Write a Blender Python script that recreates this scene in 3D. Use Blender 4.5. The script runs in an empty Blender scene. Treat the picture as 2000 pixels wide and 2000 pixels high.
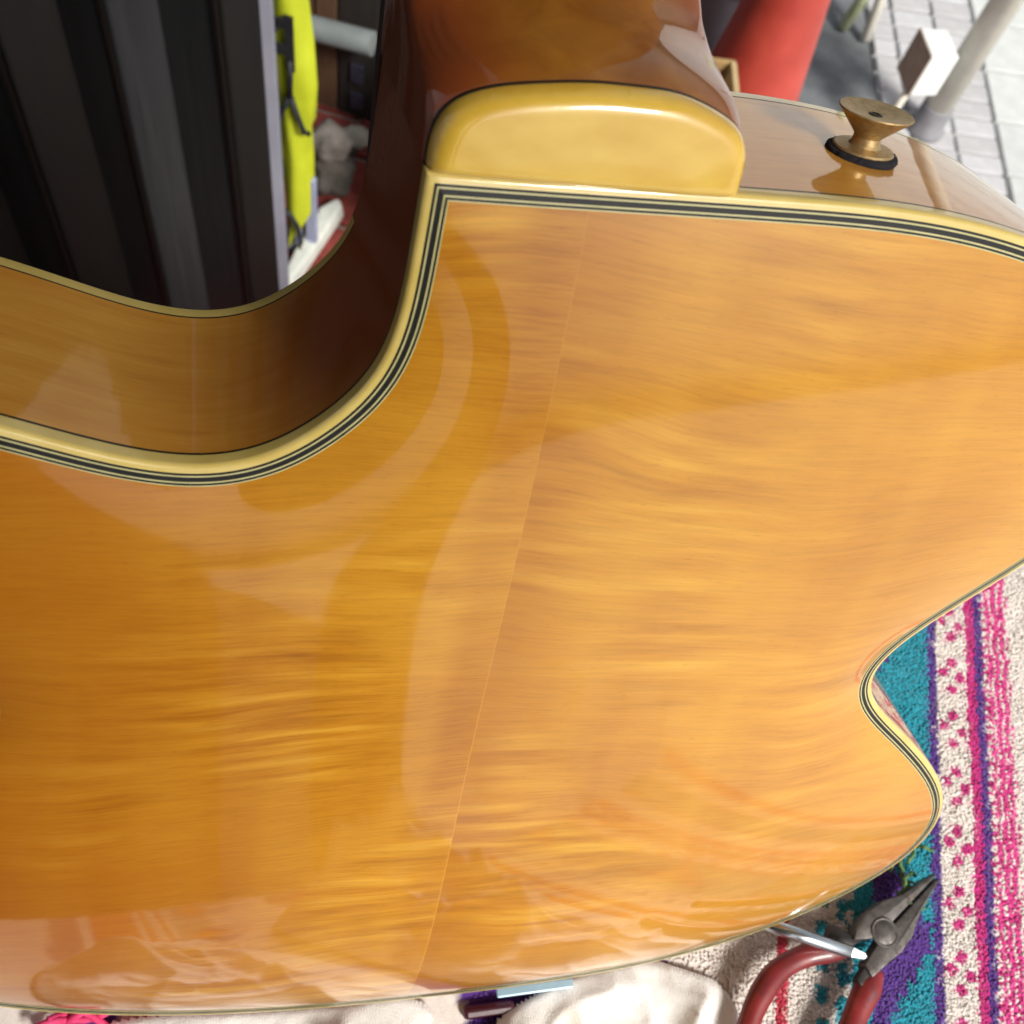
import bpy, bmesh, math, random
import numpy as np
from mathutils import Vector, Matrix, noise
from mathutils.geometry import delaunay_2d_cdt

rnd = random.Random(7)
rng = np.random.default_rng(11)
SC = bpy.context.scene
COL = SC.collection

# ------------------------------------------------------------------ camera
CAM_R = Matrix(((0.94868, -0.31623, 0.0), (0.28146, 0.84438, -0.45576), (0.14412, 0.43237, 0.89008)))
cam = bpy.data.cameras.new('camera')
cam.sensor_width = 36.0
cam.lens = 36.0 * 2150.0 / 2000.0
cam.clip_start = 0.01
cam.clip_end = 500.0
cam.dof.use_dof = True
cam.dof.focus_distance = 0.28
cam.dof.aperture_fstop = 25.0
cam_ob = bpy.data.objects.new('camera', cam)
COL.objects.link(cam_ob)
cam_ob.matrix_world = Matrix.Translation((0, 0, 1.25)) @ CAM_R.to_4x4()
SC.camera = cam_ob

# ------------------------------------------------------------------ sky and sun
SUN_EL, SUN_AZ = math.radians(44), math.radians(128)     # azimuth from +Y towards +X
w = bpy.data.worlds.new('World')
SC.world = w
w.use_nodes = True
nt = w.node_tree
bg = nt.nodes['Background']
sky = nt.nodes.new('ShaderNodeTexSky')
sky.sky_type = 'NISHITA'
sky.sun_disc = False
sky.sun_elevation = SUN_EL
sky.sun_rotation = SUN_AZ
sky.air_density = 1.0
sky.dust_density = 4.0
hs = nt.nodes.new('ShaderNodeHueSaturation')
hs.inputs['Saturation'].default_value = 0.22           # thin overcast: nearly white sky
nt.links.new(sky.outputs[0], hs.inputs['Color'])
nt.links.new(hs.outputs[0], bg.inputs['Color'])
bg.inputs['Strength'].default_value = 0.075
sun = bpy.data.lights.new('sun', 'SUN')
sun.energy = 2.6
sun.angle = math.radians(13)
sun.color = (1.0, 0.95, 0.86)
sun_ob = bpy.data.objects.new('sun', sun)
COL.objects.link(sun_ob)
sd = Vector((math.sin(SUN_AZ) * math.cos(SUN_EL), math.cos(SUN_AZ) * math.cos(SUN_EL), math.sin(SUN_EL)))
sun_ob.rotation_euler = sd.to_track_quat('Z', 'Y').to_euler()
SC.view_settings.view_transform = 'Standard'
SC.view_settings.look = 'None'
SC.view_settings.gamma = 1.0
SC.view_settings.use_curve_mapping = False
SC.view_settings.exposure = 0.64


# ------------------------------------------------------------------ helpers
def lin(r, g, b):
    def c(v):
        v /= 255.0
        return v / 12.92 if v <= 0.04045 else ((v + 0.055) / 1.055) ** 2.4
    return (c(r), c(g), c(b), 1.0)


class Mat:
    """A small node-graph builder round a Principled BSDF."""
    def __init__(self, name, color=(0.5, 0.5, 0.5, 1), rough=0.5, metal=0.0, coat=0.0, coat_rough=0.03, spec=0.5, sheen=0.0):
        self.m = bpy.data.materials.new(name)
        self.m.use_nodes = True
        self.t = self.m.node_tree
        self.p = self.t.nodes['Principled BSDF']
        i = self.p.inputs
        i['Base Color'].default_value = color
        i['Roughness'].default_value = rough
        i['Metallic'].default_value = metal
        i['Coat Weight'].default_value = coat
        i['Coat Roughness'].default_value = coat_rough
        i['Coat IOR'].default_value = 1.56
        i['Specular IOR Level'].default_value = spec
        i['Sheen Weight'].default_value = sheen

    def n(self, kind, **kw):
        nd = self.t.nodes.new(kind)
        for k, v in kw.items():
            setattr(nd, k, v)
        return nd

    def link(self, a, b):
        self.t.links.new(a, b)

    def coords(self, scale=(1, 1, 1), rot=(0, 0, 0), loc=(0, 0, 0)):
        tc = self.n('ShaderNodeTexCoord')
        mp = self.n('ShaderNodeMapping')
        mp.inputs['Scale'].default_value = scale
        mp.inputs['Rotation'].default_value = rot
        mp.inputs['Location'].default_value = loc
        self.link(tc.outputs['Object'], mp.inputs['Vector'])
        return mp.outputs[0]

    def noise(self, vec, scale, detail=4, rough=0.55, dist=0.0):
        nz = self.n('ShaderNodeTexNoise')
        nz.inputs['Scale'].default_value = scale
        nz.inputs['Detail'].default_value = detail
        nz.inputs['Roughness'].default_value = rough
        nz.inputs['Distortion'].default_value = dist
        self.link(vec, nz.inputs['Vector'])
        return nz.outputs['Fac']

    def ramp(self, fac, stops):
        r = self.n('ShaderNodeValToRGB')
        e = r.color_ramp.elements
        while len(e) < len(stops):
            e.new(0.5)
        for el, (pos, colr) in zip(e, stops):
            el.position = pos
            el.color = colr
        self.link(fac, r.inputs[0])
        return r.outputs[0]

    def mix(self, a, b, fac, mode='MIX'):
        mx = self.n('ShaderNodeMix', data_type='RGBA', blend_type=mode)
        for v, s in ((a, mx.inputs[6]), (b, mx.inputs[7])):
            if isinstance(v, tuple):
                s.default_value = v
            else:
                self.link(v, s)
        if isinstance(fac, (int, float)):
            mx.inputs[0].default_value = fac
        else:
            self.link(fac, mx.inputs[0])
        return mx.outputs[2]

    def math(self, op, a, b=None, c=None, clamp=False):
        nd = self.n('ShaderNodeMath', operation=op, use_clamp=clamp)
        for v, s in zip((a, b, c), nd.inputs):
            if v is None:
                continue
            if isinstance(v, (int, float)):
                s.default_value = v
            else:
                self.link(v, s)
        return nd.outputs[0]

    def color(self, sock):
        self.link(sock, self.p.inputs['Base Color'])
        return self

    def bump(self, h, strength=0.2, dist=0.001, coat=False):
        b = self.n('ShaderNodeBump')
        b.inputs['Strength'].default_value = strength
        b.inputs['Distance'].default_value = dist
        self.link(h, b.inputs['Height'])
        self.link(b.outputs[0], self.p.inputs['Normal'])
        if coat:
            self.link(b.outputs[0], self.p.inputs['Coat Normal'])
        return self


def simple(name, c1, c2, scale, rough=0.6, bump=0.15, bdist=0.001, stretch=(1, 1, 1), **kw):
    m = Mat(name, rough=rough, **kw)
    v = m.coords(stretch)
    f = m.noise(v, scale, 5)
    m.color(m.ramp(f, [(0.32, c1), (0.68, c2)]))
    if bump:
        m.bump(m.noise(v, scale * 3.1, 4), bump, bdist)
    return m.m


def obj(name, verts, faces, mat, parent=None, smooth=True, mats=None, midx=None):
    me = bpy.data.meshes.new(name)
    me.from_pydata([tuple(map(float, v)) for v in verts], [], [tuple(f) for f in faces])
    for mm in (mats or [mat]):
        me.materials.append(mm)
    if smooth:
        me.polygons.foreach_set('use_smooth', [True] * len(me.polygons))
    if midx is not None:
        me.polygons.foreach_set('material_index', midx)
    me.update()
    o = bpy.data.objects.new(name, me)
    COL.objects.link(o)
    o.parent = parent
    return o


def empty(name, loc=(0, 0, 0), mat=None):
    o = bpy.data.objects.new(name, None)
    o.empty_display_size = 0.05
    COL.objects.link(o)
    o.location = loc
    if mat is not None:
        o.matrix_world = mat
    return o


def tag(o, label, cat, group=None, kind=None):
    o['label'] = label
    o['category'] = cat
    if group:
        o['group'] = group
    if kind:
        o['kind'] = kind
    return o


def structure(o):
    o['kind'] = 'structure'
    return o


def recalc(o):
    bm = bmesh.new()
    bm.from_mesh(o.data)
    bmesh.ops.recalc_face_normals(bm, faces=bm.faces)
    bm.to_mesh(o.data)
    bm.free()
    return o


def box(name, lo, hi, mat, parent=None, bevel=0.002, mtx=None):
    bm = bmesh.new()
    bmesh.ops.create_cube(bm, size=1)
    for v in bm.verts:
        for k in range(3):
            v.co[k] = lo[k] + (v.co[k] + 0.5) * (hi[k] - lo[k])
    if bevel:
        bmesh.ops.bevel(bm, geom=list(bm.edges), offset=bevel, segments=2, affect='EDGES', profile=0.5)
    if mtx is not None:
        bmesh.ops.transform(bm, matrix=mtx, verts=bm.verts)
    me = bpy.data.meshes.new(name)
    bm.to_mesh(me)
    bm.free()
    me.materials.append(mat)
    o = bpy.data.objects.new(name, me)
    COL.objects.link(o)
    o.parent = parent
    return o


def tube(name, pts, radii, mat, parent=None, seg=14, flat=1.0, up=Vector((0, 0, 1)), caps=True):
    """Sweep along pts; radii may be (ra, rb) pairs; flat scales the height axis."""
    pts = [Vector(p) for p in pts]
    verts, faces = [], []
    k = len(pts)
    if not isinstance(radii, (list, tuple)):
        radii = [radii] * k
    for i, p in enumerate(pts):
        t = (pts[min(i + 1, k - 1)] - pts[max(i - 1, 0)]).normalized()
        sx = t.cross(up)
        if sx.length < 1e-4:
            sx = t.cross(Vector((1, 0, 0)))
        sx.normalize()
        sy = sx.cross(t).normalized()
        for j in range(seg):
            a = 2 * math.pi * j / seg
            verts.append(p + sx * (radii[i] * math.cos(a)) + sy * (radii[i] * flat * math.sin(a)))
    for i in range(k - 1):
        for j in range(seg):
            j2 = (j + 1) % seg
            faces.append((i * seg + j, i * seg + j2, (i + 1) * seg + j2, (i + 1) * seg + j))
    if caps:
        faces.append(tuple(range(seg))[::-1])
        faces.append(tuple((k - 1) * seg + j for j in range(seg)))
    return recalc(obj(name, verts, faces, mat, parent))


def lathe(name, prof, mat, mtx=None, parent=None, seg=40):
    """prof: list of (radius, height) about local Z."""
    verts, faces = [], []
    for r, z in prof:
        for j in range(seg):
            a = 2 * math.pi * j / seg
            verts.append(Vector((r * math.cos(a), r * math.sin(a), z)))
    for i in range(len(prof) - 1):
        for j in range(seg):
            j2 = (j + 1) % seg
            faces.append((i * seg + j, i * seg + j2, (i + 1) * seg + j2, (i + 1) * seg + j))
    faces.append(tuple(range(seg))[::-1])
    faces.append(tuple((len(prof) - 1) * seg + j for j in range(seg)))
    if mtx is not None:
        verts = [mtx @ v for v in verts]
    return recalc(obj(name, verts, faces, mat, parent))


def smooth_by_angle(o, deg=35):
    me = o.data
    try:
        me.set_sharp_from_angle(angle=math.radians(deg))
    except Exception:
        pass
    return o


def spline(ctrl, step):
    """Catmull-Rom (centripetal) through an open list of 2-D points, resampled evenly."""
    P = [np.array(p, float) for p in ctrl]
    P = [2 * P[0] - P[1]] + P + [2 * P[-1] - P[-2]]
    out = []
    for i in range(1, len(P) - 2):
        p0, p1, p2, p3 = P[i - 1:i + 3]
        t0 = 0.0
        t1 = t0 + max(np.linalg.norm(p1 - p0), 1e-6) ** 0.5
        t2 = t1 + max(np.linalg.norm(p2 - p1), 1e-6) ** 0.5
        t3 = t2 + max(np.linalg.norm(p3 - p2), 1e-6) ** 0.5
        for t in np.linspace(t1, t2, 24, endpoint=False):
            A1 = (t1 - t) / (t1 - t0) * p0 + (t - t0) / (t1 - t0) * p1
            A2 = (t2 - t) / (t2 - t1) * p1 + (t - t1) / (t2 - t1) * p2
            A3 = (t3 - t) / (t3 - t2) * p2 + (t - t2) / (t3 - t2) * p3
            B1 = (t2 - t) / (t2 - t0) * A1 + (t - t0) / (t2 - t0) * A2
            B2 = (t3 - t) / (t3 - t1) * A2 + (t - t1) / (t3 - t1) * A3
            out.append((t2 - t) / (t2 - t1) * B1 + (t - t1) / (t2 - t1) * B2)
    out.append(P[-2])
    out = np.array(out)
    L = np.r_[0, np.cumsum(np.linalg.norm(np.diff(out, axis=0), axis=1))]
    k = max(2, int(round(L[-1] / step)))
    q = np.linspace(0, L[-1], k + 1)
    return np.c_[np.interp(q, L, out[:, 0]), np.interp(q, L, out[:, 1])]


def relax(pts, it):
    """Smooth a polyline, ends fixed."""
    p = pts.copy()
    for _ in range(it):
        p[1:-1] = 0.25 * p[:-2] + 0.5 * p[1:-1] + 0.25 * p[2:]
    return p


def fbm(x, y, z=0.0, oct=3):
    return noise.fractal(Vector((x, y, z)), 1.0, 2.0, oct)


# ================================================================== materials
def make_back_maple():
    m = Mat('figured_maple', rough=0.42, coat=0.95, coat_rough=0.015, spec=0.12)
    tc = m.n('ShaderNodeTexCoord')
    sp = m.n('ShaderNodeSeparateXYZ')
    m.link(tc.outputs['Object'], sp.inputs[0])
    X, Y = sp.outputs[0], sp.outputs[1]
    # side of the seam: mirrored figure, seam leans a little
    xs = m.math('ADD', X, m.math('MULTIPLY', m.math('SUBTRACT', 0.286, Y), 0.018))
    xs = m.math('ADD', xs, -0.0005)
    side = m.math('GREATER_THAN', xs, 0.0)
    ax = m.math('ABSOLUTE', xs)

    def stretched(fx, fy, seed, yv, detail, rough=0.5):
        cb = m.n('ShaderNodeCombineXYZ')
        m.link(m.math('MULTIPLY', ax, fx), cb.inputs[0])
        m.link(m.math('MULTIPLY', yv, fy), cb.inputs[1])
        m.link(m.math('ADD', m.math('MULTIPLY', side, 7.3), seed), cb.inputs[2])
        return m.noise(cb.outputs[0], 1.0, detail, rough)

    # curl bands sag away from the seam and wander
    wv = stretched(7.0, 9.0, 1.7, Y, 2)
    yy = m.math('ADD', Y, m.math('MULTIPLY', wv, 0.030))
    yy = m.math('ADD', yy, m.math('MULTIPLY', ax, 0.06))
    curl = stretched(19.0, 205.0, 0.0, yy, 2, 0.4)
    thin = stretched(30.0, 430.0, 4.4, yy, 2, 0.5)
    hair = stretched(75.0, 1500.0, 9.1, yy, 3, 0.65)
    # where the figure is strong
    patch = stretched(17.0, 15.0, 21.0, Y, 2)
    amt = m.n('ShaderNodeMapRange', interpolation_type='SMOOTHSTEP')
    amt.inputs['From Min'].default_value = 0.44
    amt.inputs['From Max'].default_value = 0.64
    m.link(patch, amt.inputs['Value'])
    far = m.n('ShaderNodeMapRange', interpolation_type='SMOOTHSTEP')
    far.inputs['From Min'].default_value = 0.05
    far.inputs['From Max'].default_value = 0.13
    far.inputs['To Min'].default_value = 1.0
    far.inputs['To Max'].default_value = 0.45
    m.link(ax, far.inputs['Value'])
    amt = m.math('MULTIPLY', amt.outputs[0], far.outputs[0])
    # slow drift of the stain and boards of slightly different tone
    broad = stretched(9.0, 17.0, 33.0, Y, 3)
    board = stretched(48.0, 2.6, 40.0, Y, 2)
    c = m.ramp(broad, [(0.30, lin(158, 94, 10)), (0.50, lin(182, 119, 20)), (0.70, lin(200, 143, 36))])
    c = m.mix(c, m.ramp(board, [(0.35, lin(160, 96, 12)), (0.65, lin(206, 152, 48))]), 0.34)
    c = m.mix(c, m.ramp(curl, [(0.34, lin(138, 76, 6)), (0.47, lin(176, 112, 17)), (0.56, lin(192, 133, 30)), (0.68, lin(218, 167, 58))]), m.math('ADD', 0.07, m.math('MULTIPLY', amt, 0.70)))
    c = m.mix(c, m.ramp(thin, [(0.34, lin(134, 74, 6)), (0.5, lin(182, 120, 22)), (0.68, lin(216, 163, 54))]), m.math('ADD', 0.04, m.math('MULTIPLY', amt, 0.22)))
    c = m.mix(c, m.ramp(hair, [(0.36, lin(124, 68, 6)), (0.54, lin(190, 130, 28)), (0.7, lin(206, 148, 42))]), 0.20)
    # paler right half: light and veil put into the wood colour
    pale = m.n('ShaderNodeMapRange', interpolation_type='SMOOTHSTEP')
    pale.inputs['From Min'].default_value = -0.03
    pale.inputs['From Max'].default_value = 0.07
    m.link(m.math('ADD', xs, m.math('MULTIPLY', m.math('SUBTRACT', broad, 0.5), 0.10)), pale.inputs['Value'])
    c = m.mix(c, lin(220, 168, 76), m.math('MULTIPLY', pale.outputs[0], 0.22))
    # pores: short dark flecks across the board
    fl = m.noise(m.coords((330, 1500, 1)), 1.0, 2, 0.5)
    c = m.mix(c, lin(112, 58, 8), m.math('MULTIPLY', m.math('SUBTRACT', fl, 0.60, clamp=True), 1.3, clamp=True))
    # deeper amber towards the cutaway side: shade painted into the wood colour
    left_shade = m.n('ShaderNodeMapRange', interpolation_type='SMOOTHSTEP')
    left_shade.inputs['From Min'].default_value = -0.01
    left_shade.inputs['From Max'].default_value = -0.14
    m.link(m.math('ADD', X, m.math('MULTIPLY', m.math('SUBTRACT', patch, 0.5), 0.10)), left_shade.inputs['Value'])
    c = m.mix(c, lin(150, 76, 8), m.math('MULTIPLY', left_shade.outputs[0], 0.62))
    # pinholes and stray specks
    vo = m.n('ShaderNodeTexVoronoi')
    vo.inputs['Scale'].default_value = 38.0
    m.link(m.coords((1, 1, 0)), vo.inputs['Vector'])
    wn = m.n('ShaderNodeTexWhiteNoise')
    m.link(vo.outputs['Position'], wn.inputs['Vector'])
    spk = m.math('MULTIPLY', m.math('LESS_THAN', vo.outputs['Distance'], 0.016), m.math('GREATER_THAN', wn.outputs['Value'], 0.84))
    c = m.mix(c, lin(70, 34, 10), m.math('MULTIPLY', spk, 0.85))
    # the joint: a hair of pale glue, one leaf a shade deeper beside it
    beside = m.n('ShaderNodeMapRange', interpolation_type='SMOOTHSTEP')
    beside.inputs['From Min'].default_value = 0.0
    beside.inputs['From Max'].default_value = 0.016
    beside.inputs['To Min'].default_value = 1.0
    beside.inputs['To Max'].default_value = 0.0
    m.link(xs, beside.inputs['Value'])
    c = m.mix(c, lin(160, 96, 12), m.math('MULTIPLY', m.math('MULTIPLY', beside.outputs[0], side), 0.40))
    seam = m.math('MULTIPLY', m.math('LESS_THAN', ax, 0.00017), m.math('MULTIPLY', m.math('SUBTRACT', 1.0, m.math('MULTIPLY', Y, 2.9)), 0.55))
    c = m.mix(c, lin(214, 150, 64), seam)
    m.color(c)
    cr = m.ramp(m.noise(m.coords(loc=(1, 3, 2)), 45.0, 4, 0.6), [(0.35, (0.030, 0.030, 0.030, 1)), (0.75, (0.095, 0.095, 0.095, 1))])
    m.link(cr, m.p.inputs['Coat Roughness'])
    h = m.math('ADD', m.noise(m.coords(), 55.0, 2, 0.5), m.math('MULTIPLY', m.noise(m.coords((300, 1500, 1)), 1.0, 2, 0.5), 0.05))
    m.bump(h, 0.055, 0.0006, coat=True)
    return m.m


def make_side_maple():
    m = Mat('side_maple', rough=0.4, coat=1.0, coat_rough=0.012, spec=0.12)
    f = m.noise(m.coords((9, 9, 60)), 4.0, 5, 0.6, 0.4)
    g = m.noise(m.coords((60, 60, 700)), 1.0, 3, 0.6)
    b = m.noise(m.coords((1, 1, 1), loc=(2, 1, 0)), 26.0, 3)
    c = m.ramp(f, [(0.3, lin(196, 130, 38)), (0.55, lin(216, 156, 58)), (0.75, lin(228, 174, 76))])
    c = m.mix(c, m.ramp(g, [(0.3, lin(128, 70, 18)), (0.7, lin(198, 136, 60))]), 0.3)
    c = m.mix(c, m.ramp(b, [(0.35, lin(194, 124, 34)), (0.7, lin(228, 174, 70))]), 0.35)
    # darker brown towards the neck block
    tc = m.n('ShaderNodeTexCoord')
    d = m.n('ShaderNodeVectorMath', operation='DISTANCE')
    m.link(tc.outputs['Object'], d.inputs[0])
    d.inputs[1].default_value = (-0.032, 0.275, -0.035)
    near = m.n('ShaderNodeMapRange', interpolation_type='SMOOTHSTEP')
    near.inputs['From Min'].default_value = 0.034
    near.inputs['From Max'].default_value = 0.078
    near.inputs['To Min'].default_value = 1.0
    near.inputs['To Max'].default_value = 0.0
    m.link(d.outputs['Value'], near.inputs['Value'])
    c = m.mix(c, lin(138, 66, 30), m.math('MULTIPLY', near.outputs[0], 0.95))
    m.color(c)
    h = m.math('ADD', m.noise(m.coords((1, 1, 0.3)), 110.0, 2), m.math('MULTIPLY', m.noise(m.coords((40, 40, 900)), 1.0, 2), 0.16))
    m.bump(h, 0.12, 0.0005, coat=True)
    return m.m


def make_neck_wood():
    m = Mat('neck_wood', rough=0.4, coat=1.0, coat_rough=0.012, spec=0.12)
    f = m.noise(m.coords((30, 4, 30)), 3.0, 4, 0.55, 0.5)
    c = m.ramp(f, [(0.3, lin(122, 70, 18)), (0.7, lin(158, 104, 34))])
    tc = m.n('ShaderNodeTexCoord')
    sp = m.n('ShaderNodeSeparateXYZ')
    m.link(tc.outputs['Object'], sp.inputs[0])
    # darker brown along both edges of the heel
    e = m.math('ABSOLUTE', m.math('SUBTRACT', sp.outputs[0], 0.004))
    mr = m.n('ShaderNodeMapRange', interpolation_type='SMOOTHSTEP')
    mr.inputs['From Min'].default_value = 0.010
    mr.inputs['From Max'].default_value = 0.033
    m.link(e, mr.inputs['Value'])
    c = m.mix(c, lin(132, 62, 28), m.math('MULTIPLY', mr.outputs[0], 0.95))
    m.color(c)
    m.bump(m.noise(m.coords(), 90.0, 2), 0.10, 0.0006, coat=True)
    return m.m


M = {}
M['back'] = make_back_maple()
M['side'] = make_side_maple()
M['neck'] = make_neck_wood()
mm = Mat('aged_cream_binding', rough=0.35, coat=0.8, coat_rough=0.03)
fz = mm.noise(mm.coords(), 120.0, 4)
mm.color(mm.ramp(fz, [(0.3, lin(204, 178, 92)), (0.7, lin(216, 192, 110))]))
mm.bump(mm.noise(mm.coords(), 220.0, 2), 0.06, 0.0004, coat=True)
M['cream'] = mm.m
M['pale_line'] = simple('pale_purfling', lin(176, 170, 112), lin(196, 188, 130), 200, 0.35, 0.0, coat=0.8)
M['black'] = simple('black_purfling', lin(14, 13, 12), lin(26, 25, 23), 160, 0.45, 0.0, coat=0.25, spec=0.25)
mm = Mat('heel_cap_celluloid', rough=0.32, coat=1.0, coat_rough=0.015)
mm.p.inputs['Subsurface Weight'].default_value = 0.25
mm.p.inputs['Subsurface Radius'].default_value = (0.004, 0.0025, 0.0008)
mm.p.inputs['Subsurface Scale'].default_value = 1.0
fz = mm.noise(mm.coords((1, 2, 1)), 70.0, 3)
mm.color(mm.ramp(fz, [(0.3, lin(208, 166, 48)), (0.7, lin(222, 186, 76))]))
mm.bump(mm.noise(mm.coords(), 90.0, 2), 0.10, 0.0006, coat=True)
M['cap'] = mm.m
mm = Mat('brushed_brass', rough=0.5, metal=0.85)
fz = mm.noise(mm.coords(), 900.0, 3)
mm.color(mm.ramp(fz, [(0.3, lin(168, 142, 98)), (0.7, lin(200, 176, 132))]))
mm.bump(mm.noise(mm.coords((1, 1, 1)), 2200.0, 2), 0.15, 0.0002)
M['brass'] = mm.m
M['felt'] = simple('black_felt', lin(18, 18, 26), lin(44, 42, 52), 2500, 0.95, 0.8, 0.0006)
M['screw'] = simple('dark_screw', lin(34, 30, 26), lin(60, 52, 44), 900, 0.5, 0.2, metal=0.6)
M['ebony'] = simple('dark_fingerboard', lin(30, 18, 12), lin(46, 28, 18), 60, 0.4, 0.1, stretch=(8, 1, 8))
M['top_wood'] = simple('front_plate_wood', lin(190, 118, 40), lin(214, 146, 62), 14, 0.35, 0.0, stretch=(8, 1, 1), coat=1.0)

# ================================================================== the setting
M['asphalt'] = simple('asphalt', lin(96, 100, 104), lin(122, 126, 130), 22, 0.9, 0.5, 0.003)
M['ground'] = simple('dark_road', lin(70, 70, 72), lin(92, 92, 94), 6, 0.95, 0.4, 0.003)

ground = structure(obj('ground', [(-60, -60, -0.03), (60, -60, -0.03), (60, 60, -0.03), (-60, 60, -0.03)], [(0, 1, 2, 3)], M['ground'], smooth=False))

# pavement: a joint bed with real tiles
TD = Vector((0.245, -0.9695))           # along the column joints (towards the viewer)
TR = Vector((0.9695, 0.245))            # along the rows
T0 = Vector((0.340, 1.70))
M['mortar'] = simple('tile_joint', lin(74, 72, 68), lin(96, 93, 88), 60, 0.95, 0.3, 0.001)
M['pavesheet'] = None
TILES = [simple('tile_%d' % i, lin(*c1), lin(*c2), 30, 0.7, 0.2, 0.0008) for i, (c1, c2) in enumerate([
    ((178, 177, 180), (194, 194, 197)), ((186, 187, 191), (202, 203, 207)), ((190, 194, 195), (206, 210, 210)), ((197, 201, 201), (212, 216, 215))])]
pm = Mat('far_tiles', rough=0.75)
bk = pm.n('ShaderNodeTexBrick')
bk.offset = 0.0
bk.inputs['Scale'].default_value = 1.0
bk.inputs['Brick Width'].default_value = 0.240
bk.inputs['Row Height'].default_value = 0.121
bk.inputs['Mortar Size'].default_value = 0.0042
bk.inputs['Color1'].default_value = lin(196, 196, 195)
bk.inputs['Color2'].default_value = lin(212, 213, 213)
bk.inputs['Mortar'].default_value = lin(86, 84, 80)
pm.link(pm.coords((1, 1, 1), rot=(0, 0, -math.atan2(0.245, 0.9695))), bk.inputs['Vector'])
pm.color(bk.outputs['Color'])
M['pavesheet'] = pm.m


def flat_poly(name, pts, z, mat, parent=None):
    return obj(name, [(p[0], p[1], z) for p in pts], [tuple(range(len(pts)))], mat, parent, smooth=False)


def tp(i, j):
    return T0 + TR * i + TD * j


pave = structure(flat_poly('pavement', [tp(0, 30.0), tp(40, 30.0), tp(40, -30), tp(0, -30)], -0.0085, M['pavesheet']))
tile_meshes = []
GAP = 0.0062
ang = math.atan2(TR.y, TR.x)


def lay_tiles(cols, th, r0, r1, kinds, dz):
    for c0, c1 in zip(cols[:-1], cols[1:]):
        meshes = []
        for k in kinds:
            o = box('tile', (GAP / 2, GAP / 2, -0.03), (c1 - c0 - GAP / 2, th - GAP / 2, 0.0), TILES[k], pave, 0.002)
            meshes.append(o.data)
            bpy.data.objects.remove(o)
        for j in range(r0, r1):
            p = T0 + TR * c0 + TD * (j * th)
            o = bpy.data.objects.new('tile', meshes[rnd.randrange(len(meshes))])
            COL.objects.link(o)
            o.parent = pave
            o.location = (p.x, p.y, rnd.uniform(0.0, 0.002) + dz)
            o.rotation_euler = (rnd.uniform(-.004, .004), rnd.uniform(-.004, .004), ang + rnd.uniform(-.006, .006))


lay_tiles([0.0, 0.045, 0.122, 0.200], 0.0405, -24, 22, (0, 1), -0.001)
lay_tiles([0.200, 0.440, 0.680, 0.920], 0.121, -8, 8, (2, 3), 0.001)
# slab strip (dark asphalt) beside it
strip = structure(flat_poly('asphalt_strip', [tp(-0.004, 2.2), tp(-0.004, -6), tp(-0.62, -6), tp(-0.62, 2.2)], -0.006, M['asphalt']))

# brick paving on the left
M['brick_joint'] = simple('brick_joint', lin(128, 118, 114), lin(150, 140, 134), 60, 0.95, 0.3, 0.001)
brick_bed = structure(flat_poly('brick_paving', [(-0.86, 0.36), (-0.12, 0.36), (-0.12, 1.75), (-0.86, 1.75)], -0.009, M['brick_joint']))
BR = [simple('brick_%d' % i, lin(*c1), lin(*c2), 60, 0.85, 0.4, 0.001) for i, (c1, c2) in enumerate([
    ((112, 46, 40), (136, 58, 50)), ((120, 52, 44), (146, 66, 56)), ((100, 42, 38), (126, 52, 46))])]
bmesh_list = []
for k in range(3):
    o = box('brick', (0, 0, -0.03), (0.205, 0.0585, 0.0), BR[k], brick_bed, 0.003)
    bmesh_list.append(o.data)
    bpy.data.objects.remove(o)
for r in range(-8, 12):
    for c in range(-2, 1):
        o = bpy.data.objects.new('brick', bmesh_list[rnd.randrange(3)])
        COL.objects.link(o)
        o.parent = brick_bed
        o.location = (-0.40 + c * 0.2125 + (r % 2) * 0.106, 0.917 + r * 0.065 + 0.004, rnd.uniform(0, 0.002))
        o.rotation_euler = (0, 0, 0.05 + rnd.uniform(-.004, .004))

# ------------------------------------------------------------------ folding shutter
M['shutter'] = simple('dark_shutter', lin(32, 33, 34), lin(42, 43, 44), 5, 0.42, 0.1, 0.002, stretch=(30, 30, 1))
M['shutter_brown'] = simple('brown_shutter', lin(13, 11, 10), lin(21, 18, 15), 5, 0.5, 0.1, 0.002, stretch=(30, 30, 1))
M['shutter_black'] = simple('black_shutter', lin(14, 14, 15), lin(22, 22, 23), 5, 0.42, 0.1, 0.002, stretch=(30, 30, 1))
M['shutter_light'] = simple('grey_shutter', lin(44, 45, 47), lin(56, 56, 59), 5, 0.42, 0.1, 0.002, stretch=(30, 30, 1))
M['shutter_edge'] = simple('grey_post', lin(122, 122, 136), lin(142, 142, 155), 8, 0.5, 0.05, 0.001)
sh = empty('folding_shutter', (-0.372, 0.80, 0))
tag(sh, 'dark accordion folding shutter with a pale grey end post', 'shutter')


def vpanel(name, p, q, z0, z1, th, mat, parent, bev=0.003):
    """Upright slab from p to q (2-D, relative to parent), th thick."""
    p, q = Vector(p), Vector(q)
    d = (q - p)
    L = d.length
    a = math.atan2(d.y, d.x)
    mt = Matrix.Translation((p.x, p.y, 0)) @ Matrix.Rotation(a, 4, 'Z')
    return box(name, (0, -th / 2, z0), (L, th / 2, z1), mat, parent, bev, mt)


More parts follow.
